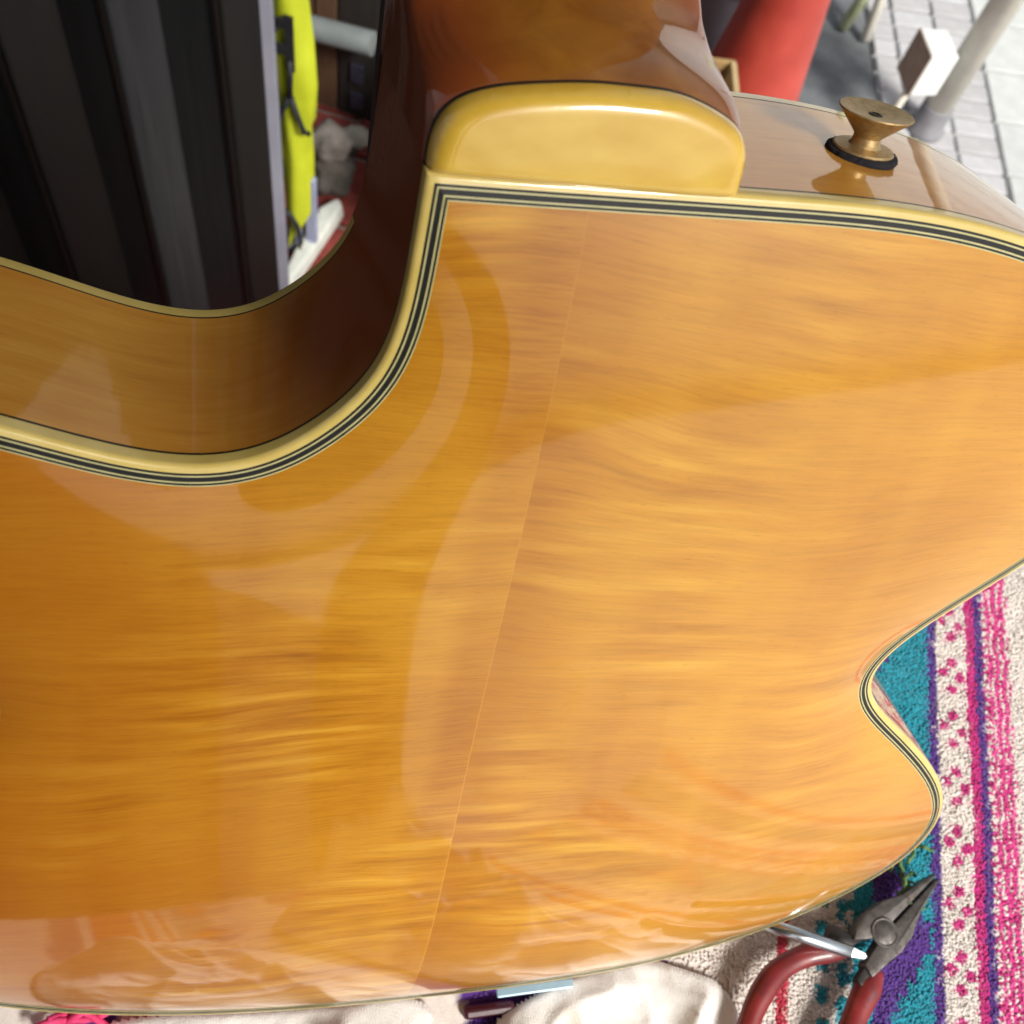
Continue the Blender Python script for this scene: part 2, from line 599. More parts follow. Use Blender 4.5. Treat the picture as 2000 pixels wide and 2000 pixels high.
vpanel('end_post', (0.010, 0.006), (-0.004, -0.002), 0, 2.3, 0.018, M['shutter_edge'], sh)
zz = [(0.002, -0.002), (-0.026, -0.034), (-0.092, -0.020), (-0.132, -0.050), (-0.180, -0.050), (-0.215, -0.105), (-0.290, -0.085), (-0.330, -0.150), (-0.42, -0.125), (-0.46, -0.20), (-0.56, -0.17), (-0.60, -0.25), (-0.71, -0.22), (-0.75, -0.31)]
PK = ['shutter_brown', 'shutter', 'shutter_light', 'shutter_black', 'shutter_brown', 'shutter_black', 'shutter_brown', 'shutter_black', 'shutter_brown', 'shutter_black', 'shutter_brown', 'shutter_black', 'shutter_brown']
for i in range(len(zz) - 1):
    vpanel('panel', zz[i], zz[i + 1], 0, 2.3, 0.010, M[PK[i]], sh, 0.004)
for p_, dz in ((zz[1], 0.0), (zz[3], 0.02), (zz[5], 0.01)):
    tube('hinge_rod', [(p_[0], p_[1] - 0.006, 0.02 + dz), (p_[0], p_[1] - 0.006, 2.2)], 0.0035, M['shutter_brown'], sh, 10)

# ------------------------------------------------------------------ board wall behind the shutter
M['plank'] = simple('brown_plank', lin(78, 56, 40), lin(98, 72, 52), 7, 0.7, 0.2, 0.001, stretch=(20, 20, 1))
M['dark_panel'] = simple('dark_panel', lin(30, 27, 25), lin(44, 40, 36), 7, 0.7, 0.2, 0.001, stretch=(20, 20, 1))
bw = empty('board_wall', (-0.43, 1.19, 0))
tag(bw, 'brown and dark upright boards behind the grey pipe', 'wall')
for x0, x1, mt in ((-0.30, -0.20, 'dark_panel'), (-0.197, -0.10, 'plank'), (-0.097, -0.045, 'plank'), (-0.042, -0.012, 'plank'), (-0.009, 0.06, 'dark_panel'), (0.063, 0.14, 'dark_panel')):
    box('board', (x0, rnd.uniform(0, .004), 0), (x1, 0.025, 1.6), M[mt], bw, 0.002)
M['label_blue'] = simple('faded_blue_sticker', lin(40, 40, 56), lin(56, 56, 74), 120, 0.6, 0.0)
for zc, hh in ((0.085, 0.016), (0.035, 0.014)):
    box('sticker', (0.012, -0.006, zc - hh), (0.030, -0.0015, zc + hh), M['label_blue'], bw, 0.0)

M['pipe'] = simple('grey_pipe', lin(112, 120, 122), lin(138, 146, 148), 20, 0.45, 0.1, 0.001)
pipe = tube('pipe_rail', [(-0.62, 1.15, 0.162), (-0.50, 1.15, 0.171), (-0.375, 1.15, 0.181)], 0.0165, M['pipe'], seg=28)
smooth_by_angle(pipe, 40)
tag(pipe, 'grey pipe rail running across in front of brown boards', 'pipe')

# ------------------------------------------------------------------ yellow banner
mm = Mat('yellow_cloth', rough=0.75)
fz = mm.noise(mm.coords(), 25.0, 3)
mm.color(mm.ramp(fz, [(0.3, lin(182, 192, 28)), (0.7, lin(200, 210, 48))]))
M['yellow'] = mm.m
M['marker'] = simple('black_print', lin(26, 26, 28), lin(38, 38, 42), 60, 0.7, 0.0)
M['lilac'] = simple('lilac_lining', lin(140, 146, 178), lin(160, 166, 196), 40, 0.7, 0.0)
M['rubber'] = simple('black_cord', lin(24, 25, 30), lin(40, 42, 50), 60, 0.6, 0.0)
yb = empty('yellow_banner', (-0.395, 0.92, 0.0))
tag(yb, 'folded bright yellow banner with black marks and cords beside the shutter', 'banner')
prof = [(0.020, -0.011, -0.009), (0.09, -0.016, 0.019), (0.187, -0.018, 0.0205), (0.235, -0.019, 0.0185), (0.25, -0.019, 0.0235), (0.30, -0.020, 0.0265), (0.36, -0.022, 0.0235), (0.43, -0.024, 0.0165), (0.60, -0.025, 0.010), (0.95, -0.02, 0.012)]
V, Fc = [], []
NS = 9
for z, x0, x1 in prof:
    for k in range(NS):
        t = k / (NS - 1)
        V.append((x0 + (x1 - x0) * t, -0.010 * math.sin(t * math.pi) + 0.003 * math.sin(t * 9 + z * 30), z))
    for k in range(NS):
        t = 1 - k / (NS - 1)
        V.append((x0 + (x1 - x0) * t, 0.012, z))
for i in range(len(prof) - 1):
    for k in range(2 * NS):
        k2 = (k + 1) % (2 * NS)
        Fc.append((i * 2 * NS + k, i * 2 * NS + k2, (i + 1) * 2 * NS + k2, (i + 1) * 2 * NS + k))
Fc.append(tuple(range(2 * NS)))
Fc.append(tuple((len(prof) - 1) * 2 * NS + k for k in range(2 * NS)))
smooth_by_angle(recalc(obj('cloth', V, Fc, M['yellow'], yb)), 50)
YF = -0.0165
# printed black sign fragment near the top: an upright bar with two arms
box('mark', (0.001, YF, 0.335), (0.0105, YF + 0.003, 0.408), M['marker'], yb, 0.0)
box('mark', (-0.013, YF, 0.390), (0.001, YF + 0.003, 0.402), M['marker'], yb, 0.0)
box('mark', (-0.012, YF, 0.356), (0.001, YF + 0.003, 0.368), M['marker'], yb, 0.0)
box('mark', (-0.016, YF, 0.382), (-0.008, YF + 0.003, 0.398), M['marker'], yb, 0.0)
tube('cord', [(0.006, YF, 0.35), (0.005, YF, 0.32), (0.0045, YF - .001, 0.298)], 0.0034, M['rubber'], yb, 8)
tube('cord', [(0.0045, YF, 0.30), (-0.006, YF, 0.275), (-0.0155, YF, 0.245), (-0.018, YF, 0.21), (-0.0175, YF, 0.17)], 0.0034, M['rubber'], yb, 8)
tube('cord', [(0.0045, YF, 0.30), (0.012, YF, 0.272), (0.0195, YF, 0.250), (0.023, YF + .006, 0.243)], 0.0034, M['rubber'], yb, 8)
tube('cord', [(-0.014, YF, 0.10), (-0.004, YF, 0.094), (0.006, YF, 0.075), (0.010, YF, 0.045), (0.008, YF, 0.02), (0.002, YF, 0.005), (0.0, YF, -0.0)], 0.0036, M['rubber'], yb, 8)
box('lining', (0.010, 0.000, 0.004), (0.0245, 0.010, 0.150), M['lilac'], yb, 0.002)
box('lining', (-0.016, -0.004, 0.0), (0.004, 0.006, 0.045), M['lilac'], yb, 0.002)


# ------------------------------------------------------------------ stones
def stone(name, loc, size, seed, mat, label, amp=0.22, sub=3):
    bm = bmesh.new()
    bmesh.ops.create_icosphere(bm, subdivisions=sub, radius=1)
    for v in bm.verts:
        d = v.co.normalized()
        k = 1 + amp * noise.noise(d * 1.4 + Vector((seed, 0, 0))) + amp * 0.5 * noise.noise(d * 3.3 + Vector((seed, 5, 0)))
        v.co = Vector((d.x * size[0] * k, d.y * size[1] * k, d.z * size[2] * k))
    zmin = min(v.co.z for v in bm.verts)
    for v in bm.verts:
        v.co.z = max(v.co.z, zmin * 0.8) - zmin * 0.8
    me = bpy.data.meshes.new(name)
    bm.to_mesh(me)
    bm.free()
    me.materials.append(mat)
    me.polygons.foreach_set('use_smooth', [True] * len(me.polygons))
    o = bpy.data.objects.new(name, me)
    COL.objects.link(o)
    o.location = loc
    tag(o, label, 'stone', 'stones by the banner')
    return o


M['stone'] = simple('grey_stone', lin(96, 90, 84), lin(142, 136, 132), 40, 0.9, 0.6, 0.003)
M['stone_dark'] = simple('dark_grey_stone', lin(66, 62, 58), lin(104, 98, 92), 40, 0.9, 0.6, 0.003)
M['stone_pale'] = simple('pale_stone', lin(150, 148, 136), lin(186, 184, 172), 40, 0.9, 0.6, 0.003)
stone('stone', (-0.398, 1.045, 0.0), (0.032, 0.028, 0.036), 1.0, M['stone_dark'], 'dark grey lower stone beside the yellow banner', 0.4)
stone('stone', (-0.400, 1.056, 0.055), (0.028, 0.026, 0.026), 4.0, M['stone'], 'light grey rounded stone resting on the darker stone beside the banner', 0.36)
stone('stone', (-0.392, 1.140, 0.0), (0.022, 0.016, 0.016), 8.0, M['stone_pale'], 'small pale stone at the end of the red bricks')
M['rubble'] = simple('dark_rubble', lin(34, 28, 26), lin(58, 46, 42), 50, 0.95, 0.6, 0.003)
stone('stone', (-0.421, 1.10, 0.0), (0.04, 0.03, 0.02), 12.0, M['rubble'], 'blackish low stone behind the light grey stones', 0.35)

# white foam block lying on the bricks
M['foam'] = simple('white_foam', lin(206, 212, 206), lin(226, 230, 224), 60, 0.85, 0.4, 0.002)
pl = [(-0.370, 1.012), (-0.360, 1.000), (-0.365, 0.960), (-0.372, 0.90), (-0.380, 0.83), (-0.392, 0.83), (-0.392, 0.90), (-0.392, 0.95), (-0.390, 0.985)]
V = [(x + 0.002, y, 0.003) for x, y in pl] + [(x + rnd.uniform(-.003, .003), y + rnd.uniform(-.003, .003), 0.030) for x, y in pl]
Fc = [tuple(range(9))[::-1], tuple(range(9, 18))] + [(i, (i + 1) % 9, 9 + (i + 1) % 9, 9 + i) for i in range(9)]
fo = recalc(obj('foam_block', V, Fc, M['foam'], smooth=False))
bv = fo.modifiers.new('bevel', 'BEVEL')
bv.width = 0.006
bv.segments = 3
tag(fo, 'long white foam block lying on the red bricks below the banner', 'foam block')

# ------------------------------------------------------------------ traffic cone
mm = Mat('cone_plastic', rough=0.45)
fz = mm.noise(mm.coords(), 18.0, 4)
mm.color(mm.ramp(fz, [(0.3, lin(156, 50, 40)), (0.7, lin(178, 66, 54))]))
mm.bump(mm.noise(mm.coords(), 160.0, 3), 0.2, 0.001)
M['cone'] = mm.m
tc_ = empty('traffic_cone', (0.118, 1.2, 0))
tag(tc_, 'plain red traffic cone standing behind the cardboard box', 'traffic cone')
lathe('cone_body', [(0.104, 0.030), (0.096, 0.034), (0.090, 0.05), (0.020, 0.64), (0.017, 0.655), (0.010, 0.66)], M['cone'], None, tc_, 56)
box('cone_base', (-0.115, -0.115, 0.0), (0.115, 0.115, 0.031), M['cone'], tc_, 0.012)

# ------------------------------------------------------------------ cardboard box
M['card'] = simple('cardboard', lin(150, 122, 78), lin(172, 142, 94), 25, 0.85, 0.1, 0.001)
M['card_edge'] = simple('cardboard_edge', lin(176, 154, 112), lin(196, 172, 130), 60, 0.85, 0.1)
bd, bwid = Vector((0.27, -0.963)), Vector((-0.963, -0.27))
cb_ = empty('cardboard_box', mat=Matrix(((bwid.x, -bd.x, 0, 0.0785), (bwid.y, -bd.y, 0, 1.070), (0, 0, 1, 0), (0, 0, 0, 1))))
tag(cb_, 'tan open-topped cardboard box beside the red cone', 'box')
for nm, lo, hi, mt in (('wall', (0, -0.006, 0), (0.26, 0.0, 0.400), 'card'), ('wall', (0, -0.206, 0), (0.26, -0.20, 0.396), 'card'), ('wall', (0.254, -0.20, 0), (0.26, -0.006, 0.398), 'card'),
                       ('wall', (0.0, -0.20, 0), (0.007, -0.006, 0.402), 'card_edge'), ('floor_panel', (0.007, -0.20, 0.2), (0.254, -0.006, 0.206), 'card')):
    recalc(box(nm, lo, hi, M[mt], cb_, 0.001))

# ------------------------------------------------------------------ grey bin left of the cone
M['bin'] = simple('grey_plastic', lin(118, 116, 126), lin(134, 132, 142), 12, 0.5, 0.05, 0.001)
bn = empty('grey_bin', (-0.06, 1.42, 0))
tag(bn, 'slate grey plastic bin behind the neck beside the cone', 'bin')
V, Fc = [], []
for z, s in ((0, 0.85), (0.33, 1.0), (0.33, 0.93), (0.05, 0.80)):
    for sx, sy in ((-1, -1), (1, -1), (1, 1), (-1, 1)):
        V.append((sx * 0.15 * s, sy * 0.12 * s, z))
for i in range(3):
    for k in range(4):
        Fc.append((i * 4 + k, i * 4 + (k + 1) % 4, i * 4 + 4 + (k + 1) % 4, i * 4 + 4 + k))
Fc += [(3, 2, 1, 0), (12, 13, 14, 15)]
recalc(obj('bin_shell', V, Fc, M['bin'], bn, smooth=False))
for sy in (-1, 1):
    box('rim', (-0.158, sy * 0.123 - 0.007, 0.318), (0.158, sy * 0.123 + 0.007, 0.338), M['bin'], bn, 0.003)
for sx in (-1, 1):
    box('rim', (sx * 0.153 - 0.007, -0.115, 0.318), (sx * 0.153 + 0.007, 0.115, 0.338), M['bin'], bn, 0.003)

# ------------------------------------------------------------------ post with white box, thin stems
M['post'] = simple('white_painted_post', lin(204, 200, 188), lin(222, 218, 206), 30, 0.5, 0.1, 0.001)
M['post_dark'] = simple('post_collar', lin(116, 116, 122), lin(140, 140, 146), 40, 0.6, 0.1)
po = empty('guard_post', (0.447, 1.56, 0))
tag(po, 'round off-white guard post standing on the pale tiles', 'post')
lathe('pipe', [(0.0225, 0.005), (0.0225, 0.9), (0.018, 0.912), (0.0, 0.915)], M['post'], None, po, 32)
lathe('foot_collar', [(0.032, 0.0), (0.032, 0.006), (0.0265, 0.012), (0.0255, 0.05), (0.0235, 0.054)], M['post_dark'], None, po, 32)
M['wbox'] = simple('white_box_paint', lin(224, 228, 228), lin(236, 240, 240), 30, 0.6, 0.05)
M['tan_side'] = simple('tan_box_side', lin(150, 132, 116), lin(168, 150, 132), 40, 0.7, 0.1)
wb = empty('white_junction_box', (0.385, 1.53, 0.104))
tag(wb, 'small white box with a tan side fixed to the guard post', 'box')
rz = Matrix.Rotation(math.radians(24), 4, 'Z')
box('case', (-0.022, -0.034, 0), (0.022, 0.026, 0.074), M['wbox'], wb, 0.002, rz)
box('side_panel', (-0.0245, -0.035, -0.002), (-0.0225, 0.027, 0.0745), M['tan_side'], wb, 0.0, rz)
box('bracket', (0.0225, -0.005, 0.02), (0.040, 0.012, 0.05), M['post_dark'], wb, 0.001, rz)
tube('stay', [(-0.010, -0.03, -0.001), (-0.014, -0.034, -0.05), (-0.018, -0.038, -0.1)], 0.006, M['post'], wb, 10)

M['stem'] = simple('pale_green_paint', lin(164, 172, 132), lin(198, 204, 172), 30, 0.6, 0.1)
st = empty('sign_stand', (0.30, 1.755, 0))
tag(st, 'pale green stand legs at the kerb of the asphalt strip', 'stand')
tube('leg', [(-0.022, -0.02, 0), (-0.006, 0.0, 0.09), (0.004, 0.01, 0.16)], 0.010, M['stem'], st, 10)
tube('leg', [(0.020, -0.03, 0), (0.014, 0.0, 0.09), (0.012, 0.01, 0.16)], 0.009, M['post'], st, 10)
tube('upright', [(0.008, 0.01, 0.155), (0.012, 0.012, 0.6)], 0.012, M['stem'], st, 10)
tube('tie', [(-0.016, -0.004, 0.085), (0.005, -0.012, 0.083), (0.026, -0.006, 0.087)], 0.004, M['rubber'], st, 8)

# ------------------------------------------------------------------ unseen awning, boards and post, added to shade and mirror in the guitar
M['canvas'] = simple('shade_awning_canvas', lin(120, 104, 84), lin(136, 120, 98), 6, 0.9, 0.2, 0.002)
M['frame'] = simple('shade_awning_frame', lin(70, 68, 66), lin(90, 88, 86), 20, 0.5, 0.1)
aw = empty('shade_awning', (0, 0, 2.3))
tag(aw, 'unseen brown canvas awning added over the table to shade the guitar', 'awning')
AX, AY0, AY1 = 0.90, -1.15, 0.60
box('canvas', (-0.75, AY0, 0.0), (AX, AY1, 0.012), M['canvas'], aw, 0.002)  # unseen, added to shade the guitar
box('shade_valance', (AX, AY0, -0.07), (AX + 0.010, AY1, 0.0), M['canvas'], aw, 0.002)
for y_ in (AY0 + 0.02, -0.25, AY1 - 0.02):
    box('shade_rafter', (-0.75, y_ - 0.015, -0.032), (AX - 0.002, y_ + 0.015, -0.002), M['frame'], aw, 0.003)
bs = empty('reflection_boards', (0, -1.12, 0))
tag(bs, 'unseen dark boards added behind the viewer to darken reflections in the guitar lacquer', 'wall')
xb = -1.7
while xb < 0.30:
    wd = rnd.uniform(0.10, 0.16)
    box('board', (xb, rnd.uniform(-.006, .006), 0), (xb + wd - 0.004, 0.022, 2.25), M['dark_panel'] if rnd.random() < .7 else M['plank'], bs, 0.002)  # unseen, added for dark reflections
    xb += wd
box('post', (0.52, -0.04, 0), (0.66, 0.05, 2.265), M['plank'], bs, 0.004)  # unseen, added for dark reflections

# ================================================================== table, towel
TZ = 0.806
SL = 0.14                                # towel stripes lean
M['table'] = simple('table_wood', lin(150, 120, 86), lin(172, 140, 104), 9, 0.6, 0.1, 0.001, stretch=(1, 14, 1))


def towel_xy(q, p):
    """q across the stripes, p along them -> world x, y."""
    return q - SL * (p - 0.15), p + SL * (q - 0.20)


tb = empty('work_table', (0.0, -0.02, 0))
tag(tb, 'plain wooden table carrying the striped towel', 'table')
rt = Matrix.Rotation(math.atan(SL), 4, 'Z')
box('tabletop', (-0.42, -0.20, TZ - 0.035), (0.40, 0.235, TZ - 0.006), M['table'], tb, 0.004, rt)
for sx in (-0.38, 0.36):
    for sy in (-0.16, 0.19):
        box('leg', (sx - 0.02, sy - 0.02, 0), (sx + 0.02, sy + 0.02, TZ - 0.036), M['table'], tb, 0.003, rt)

CW, CT, CP, CM, CK, CR = lin(236, 228, 222), lin(16, 150, 172), lin(88, 46, 142), lin(204, 34, 130), lin(228, 66, 152), lin(196, 40, 70)


def towel_colour(q, p):
    """dyed pattern, by stripe position"""
    c = CW
    if q < 0.1445:
        # row of purple and red motifs
        for qc in (0.083, 0.036, -0.03, -0.16):
            dq = q - qc
            if abs(dq) < 0.024:
                k = ((p + 0.003) / 0.05) % 1.0 - 0.5
                m_ = abs(dq) / 0.022 + abs(k) * 2.0
                if m_ < 0.36:
                    return CR
                if m_ < 0.62 or (qc == 0.036 and m_ < 1.3):
                    return CP
                if 0.86 < m_ < 1.02:
                    return CP
        for qc in (-0.075, -0.215, 0.125):
            if p > 0.0 and qc > 0:
                continue
            if abs(q - qc) < 0.012:
                return CR
            if 0.016 < q - qc < 0.020 or 0.024 < q - qc < 0.028:
                return CR
            if 0.032 <= q - qc < 0.050:
                return CT
            if -0.034 < q - qc < -0.018:
                return CP
        return c
    if q < 0.1490:
        return CR
    if q < 0.1605:
        return CW
    if q < 0.1650:
        return CT if math.sin(p * 520) > -0.35 else CW
    if q < 0.1685:
        return CW
    if q < 0.1725:
        return CT if math.sin(p * 520 + 2) > -0.6 else CW
    if q < 0.1755:
        return CT if math.sin(p * 700) > 0.3 else CW
    if q < 0.183:
        return CT
    if q < 0.2088:
        tri = abs(((p - 0.104) / 0.15 + 0.5) % 1.0 - 0.5) * 0.15
        step = math.floor(tri / 0.006) * 0.006
        return CP if (q - 0.1815) < 0.026 * (1 - step / 0.046) else CT
    if q < 0.2125:
        return CP
    if q < 0.2268:
        k = ((p - 0.006) / 0.0248) % 1.0 - 0.5
        pp = k * 0.0248
        for dq, dp in ((0.2200, 0.0058), (0.2160, 0.0006), (0.2238, -0.0010), (0.2198, -0.0066)):
            if (q - dq) ** 2 + (pp - dp) ** 2 < 0.0023 ** 2:
                return CM
        return CW
    if q < 0.2312:
        return CM
    if q < 0.2350:
        return CP
    if q < 0.2372:
        return CW if math.sin(p * 1500) > -0.2 else CM
    if q < 0.2478:
        a = (q - 0.2372) / 0.0106
        s = math.sin(a * 6.28 * 3 + math.sin(p * 300) * 0.8)
        return CK if s > -0.15 else (CW if s < -0.5 else CM)
    if 0.263 < q < 0.267 or 0.285 < q < 0.289:
        return CP
    if 0.267 <= q < 0.285:
        return CT
    if 0.30 < q < 0.312:
        return CK
    return CW


def rnd_q():
    return rnd.gauss(0, 0.0004)


def dye(me, cols):
    at = me.color_attributes.new('dye', 'FLOAT_COLOR', 'POINT')
    at.data.foreach_set('color', np.array(cols, dtype=np.float32).ravel())


mm = Mat('terry_cotton', rough=0.95, sheen=0.35)
at = mm.n('ShaderNodeVertexColor')
at.layer_name = 'dye'
fz = mm.noise(mm.coords(), 420.0, 3)
c = mm.mix(at.outputs[0], mm.ramp(fz, [(0.3, (0.84, 0.83, 0.83, 1)), (0.7, (1, 1, 1, 1))]), 0.8, 'MULTIPLY')
mm.color(c)
mm.bump(mm.noise(mm.coords(), 1400.0, 3), 0.5, 0.0008)
M['terry'] = mm.m


def tw_height(x, y):
    return TZ - 0.0006 + 0.0016 * fbm(x * 14, y * 14, 3.0)


V, Fc, CL = [], [], []
qs = np.arange(-0.40, 0.42, 0.0030)
ps = np.arange(-0.24, 0.2551, 0.0030)
for p in ps:
    for q in qs:
        x, y = towel_xy(q + 0.0, p + 0.05)
        V.append((x, y, tw_height(x, y) + rnd.uniform(-0.0004, 0.0005)))
        CL.append(towel_colour(q + rnd_q(), p + 0.05))
nq = len(qs)
for i in range(len(ps) - 1):
    for j in range(nq - 1):
        Fc.append((i * nq + j, i * nq + j + 1, (i + 1) * nq + j + 1, (i + 1) * nq + j))
towel = obj('towel', V, Fc, M['terry'])
dye(towel.data, CL)
tag(towel, 'striped terry towel, pink, purple, teal and white, under the guitar', 'towel')

# terry loops standing out of the towel, where it is seen close
V, Fc, CL = [], [], []


def tuft(x, y, col, h, lean, r):
    b = len(V)
    z = tw_height(x, y)
    a0 = rnd.uniform(0, 6.28)
    lx, ly = lean
    for k in range(3):
        a = a0 + k * 2.094
        V.append((x + r * math.cos(a), y + r * math.sin(a), z - 0.0006))
    for k in range(3):
        a = a0 + k * 2.094 + 0.5
        V.append((x + lx * 0.55 + r * 0.85 * math.cos(a), y + ly * 0.55 + r * 0.85 * math.sin(a), z + h * 0.75))
    V.append((x + lx, y + ly, z + h))
    for k in range(3):
        k2 = (k + 1) % 3
        Fc.append((b + k, b + k2, b + 3 + k2, b + 3 + k))
        Fc.append((b + 3 + k, b + 3 + k2, b + 6))
    v = rnd.uniform(0.88, 1.08)
    cc = (min(col[0] * v, 1), min(col[1] * v, 1), min(col[2] * v, 1), 1)
    CL.extend([cc] * 7)


for (q0, q1, p0, p1, stp) in ((0.132, 0.275, 0.03, 0.305, 0.00118), (0.03, 0.132, -0.03, 0.10, 0.0016)):
    for p in np.arange(p0, p1, stp):
        for q in np.arange(q0, q1, stp):
            qq = q + rnd.uniform(-.3, .3) * stp
            pp = p + rnd.uniform(-.5, .5) * stp
            x, y = towel_xy(qq, pp)
            ln = noise.noise(Vector((x * 60, y * 60, 2.0))) * 3.0 + rnd.uniform(-1.2, 1.2)
            l = rnd.uniform(0.0002, 0.0012)
            tuft(x, y, towel_colour(qq + rnd_q() * 0.5, pp), rnd.uniform(0.0005, 0.0011), (l * math.cos(ln), l * math.sin(ln)), rnd.uniform(0.0007, 0.0011))
loops = obj('terry_loops', V, Fc, M['terry'], towel)
dye(loops.data, CL)
loops['kind'] = 'stuff'

# ================================================================== the guitar
A = Vector((0.0858, -0.4283, -0.8995))     # heel -> tail
B = Vector((0.9148, 0.3916, -0.0991))      # across the body
N = Vector((0.3947, -0.8144, 0.4255))      # out of the back
TAIL = 286.0
HEEL = Vector((-0.0049, 0.1436, 1.0991))
base = HEEL + A * (TAIL / 1000)
R3 = Matrix((B, -A, N)).transposed().to_4x4()
guitar = empty('electric_guitar', mat=Matrix.Translation(base) @ R3)
tag(guitar, 'amber hollow-body electric guitar seen from the back, leaning on the towel', 'guitar')


def G(u, s, w_):
    return (u / 1000.0, (TAIL - s) / 1000.0, w_ / 1000.0)


right = [(-28.5, 0.2), (-13.4, 0.1), (1.6, -0.1), (14.9, -0.3), (25.3, -0.5), (35.1, -0.6), (48, -0.75), (59, -0.7), (70.1, -0.2), (81.8, 0.9), (95.6, 3.2), (108, 6.2), (120, 10.0), (134, 16.5),
         (146, 25), (155, 36), (159.5, 50), (158, 64), (152, 79), (143.1, 91.2), (128.6, 106.8), (121, 115.5), (115.4, 123.7), (113.0, 129.6), (112.7, 135), (114.4, 139.9), (118.4, 145.5), (124.7, 152), (134.9, 160.9),
         (146.2, 171.3), (156.2, 181.5), (162.7, 189.6), (167.2, 197.1), (169.6, 203.5), (170.6, 209.5), (170.4, 215.5), (169.0, 222.5), (166.0, 229.5), (160, 238.5), (150, 249), (134, 261), (112, 272), (84, 280.5), (48, 285.0), (10, 286)]
left = [(-30, 284.6), (-66, 280.5), (-96, 273.5), (-124, 262.5), (-146, 248), (-160, 232), (-167, 216), (-168, 203), (-163, 190), (-154, 177), (-140, 163), (-126, 151), (-117, 141), (-113.5, 132), (-116, 122), (-124, 110), (-134, 97), (-142, 84), (-146, 71), (-144, 60), (-137, 53), (-127, 50), (-116, 52),
        (-104.1, 55.8), (-95.1, 58.9), (-88.1, 61.3), (-80.8, 63.3), (-73.5, 64.6), (-68.4, 64.9), (-63.2, 64.5), (-55.4, 62.2), (-48.2, 57.8), (-42.6, 52.8), (-38, 48.2), (-34.7, 43.7), (-32.6, 39.4), (-31.2, 35.1), (-30.3, 30.9), (-29.8, 26.9), (-29.4, 23), (-29.2, 19.1), (-29.0, 12.5), (-28.8, 8.1), (-28.6, 3.1), (-28.5, 0.2)]
OUT = relax(spline(right + left, 1.25), 60)[:-1]      # closed; index 0 is the sharp heel corner
NO = len(OUT)
d1 = OUT - np.roll(OUT, 1, axis=0)
d2 = np.roll(OUT, -1, axis=0) - OUT
d1 /= np.linalg.norm(d1, axis=1)[:, None]
d2 /= np.linalg.norm(d2, axis=1)[:, None]
# outward normals: curve runs clockwise seen with s downwards -> outward = (dy, -dx)
n1 = np.c_[d1[:, 1], -d1[:, 0]]
n2 = np.c_[d2[:, 1], -d2[:, 0]]
MIT = (n1 + n2) / (1 + (n1 * n2).sum(1))[:, None]


ARC = np.r_[0, np.cumsum(np.linalg.norm(np.diff(OUT, axis=0), axis=1))]
ARC = np.minimum(ARC, ARC[-1] + 1.25 - ARC)


def off(o):
    r = OUT + MIT * o
    if o < 0:
        r[ARC < -o] = r[0]
    return r


def by_neck(j):
    """rim points that the neck block covers at the front"""
    u, s = OUT[j]
    return (u < -27 and s < 37) or (s < 1.5 and u < 31)


def band(name, prof, mat, parent, keep=None):
    """Sweep a profile [(offset, w), ...] round the outline; sharp at the heel corner."""
    V, Fc = [], []
    k = len(prof)
    for o_, w_ in prof:
        for (u, s) in off(o_):
            V.append(G(u, s, w_))
    for i in range(k - 1):
        for j in range(NO):
            j2 = (j + 1) % NO
            if keep is None or keep(j):
                Fc.append((i * NO + j, i * NO + j2, (i + 1) * NO + j2, (i + 1) * NO + j))
    ob = recalc(obj(name, V, Fc, mat, parent))
    smooth_by_angle(ob, 40)
    return ob


PL = 2.95
ho = lambda o: -o * 0.16                  # the purfling rises with the arch
OB = 1.7
edge = [(0.0, 0.0)]
for a in range(0, 91, 15):
    edge.append((OB - 1.3 + 1.3 * math.sin(math.radians(a)), -0.12 - 1.3 + 1.3 * math.cos(math.radians(a))))
edge.append((OB, -4.0))
bb = band('back_binding', edge, M['cream'], guitar)
lines = [(0.0, 0.52, 'black'), (0.52, 0.86, 'pale_line'), (0.86, 1.90, 'black'), (1.90, 2.24, 'pale_line'), (2.24, 2.70, 'black'), (2.70, 2.95, 'pale_line')]
for a, b, mt in lines:
    band('purfling_line', [(-a, ho(-a)), (-b, ho(-b))], M[mt], guitar)
DD = -64.8
band('binding_line', [(OB + 0.01, -4.0), (OB + 0.03, -4.1), (OB + 0.03, -4.6), (OB + 0.01, -4.7)], M['black'], guitar)
band('side', [(OB, -4.7)] + [(OB, -4.7 - (59.6 - 4.7) * k / 12) for k in range(1, 13)], M['side'], guitar)
band('binding_line', [(OB + 0.01, -59.6), (OB + 0.03, -59.7), (OB + 0.03, -60.1), (OB + 0.01, -60.2)], M['black'], guitar, lambda j: not by_neck(j))
band('neck_block_edge', [(OB, -59.6), (OB, -64.4), (OB - 0.5, -64.8), (OB - 1.5, -65.0)], M['side'], guitar, by_neck)
edge = [(OB, -60.2), (OB, DD + 1.3)]
for a in range(15, 91, 15):
    edge.append((OB - 1.3 + 1.3 * math.cos(math.radians(a)), DD + 1.3 - 1.3 * math.sin(math.radians(a))))
edge.append((-1.0, DD))
band('front_binding', edge, M['cream'], guitar, lambda j: not by_neck(j))


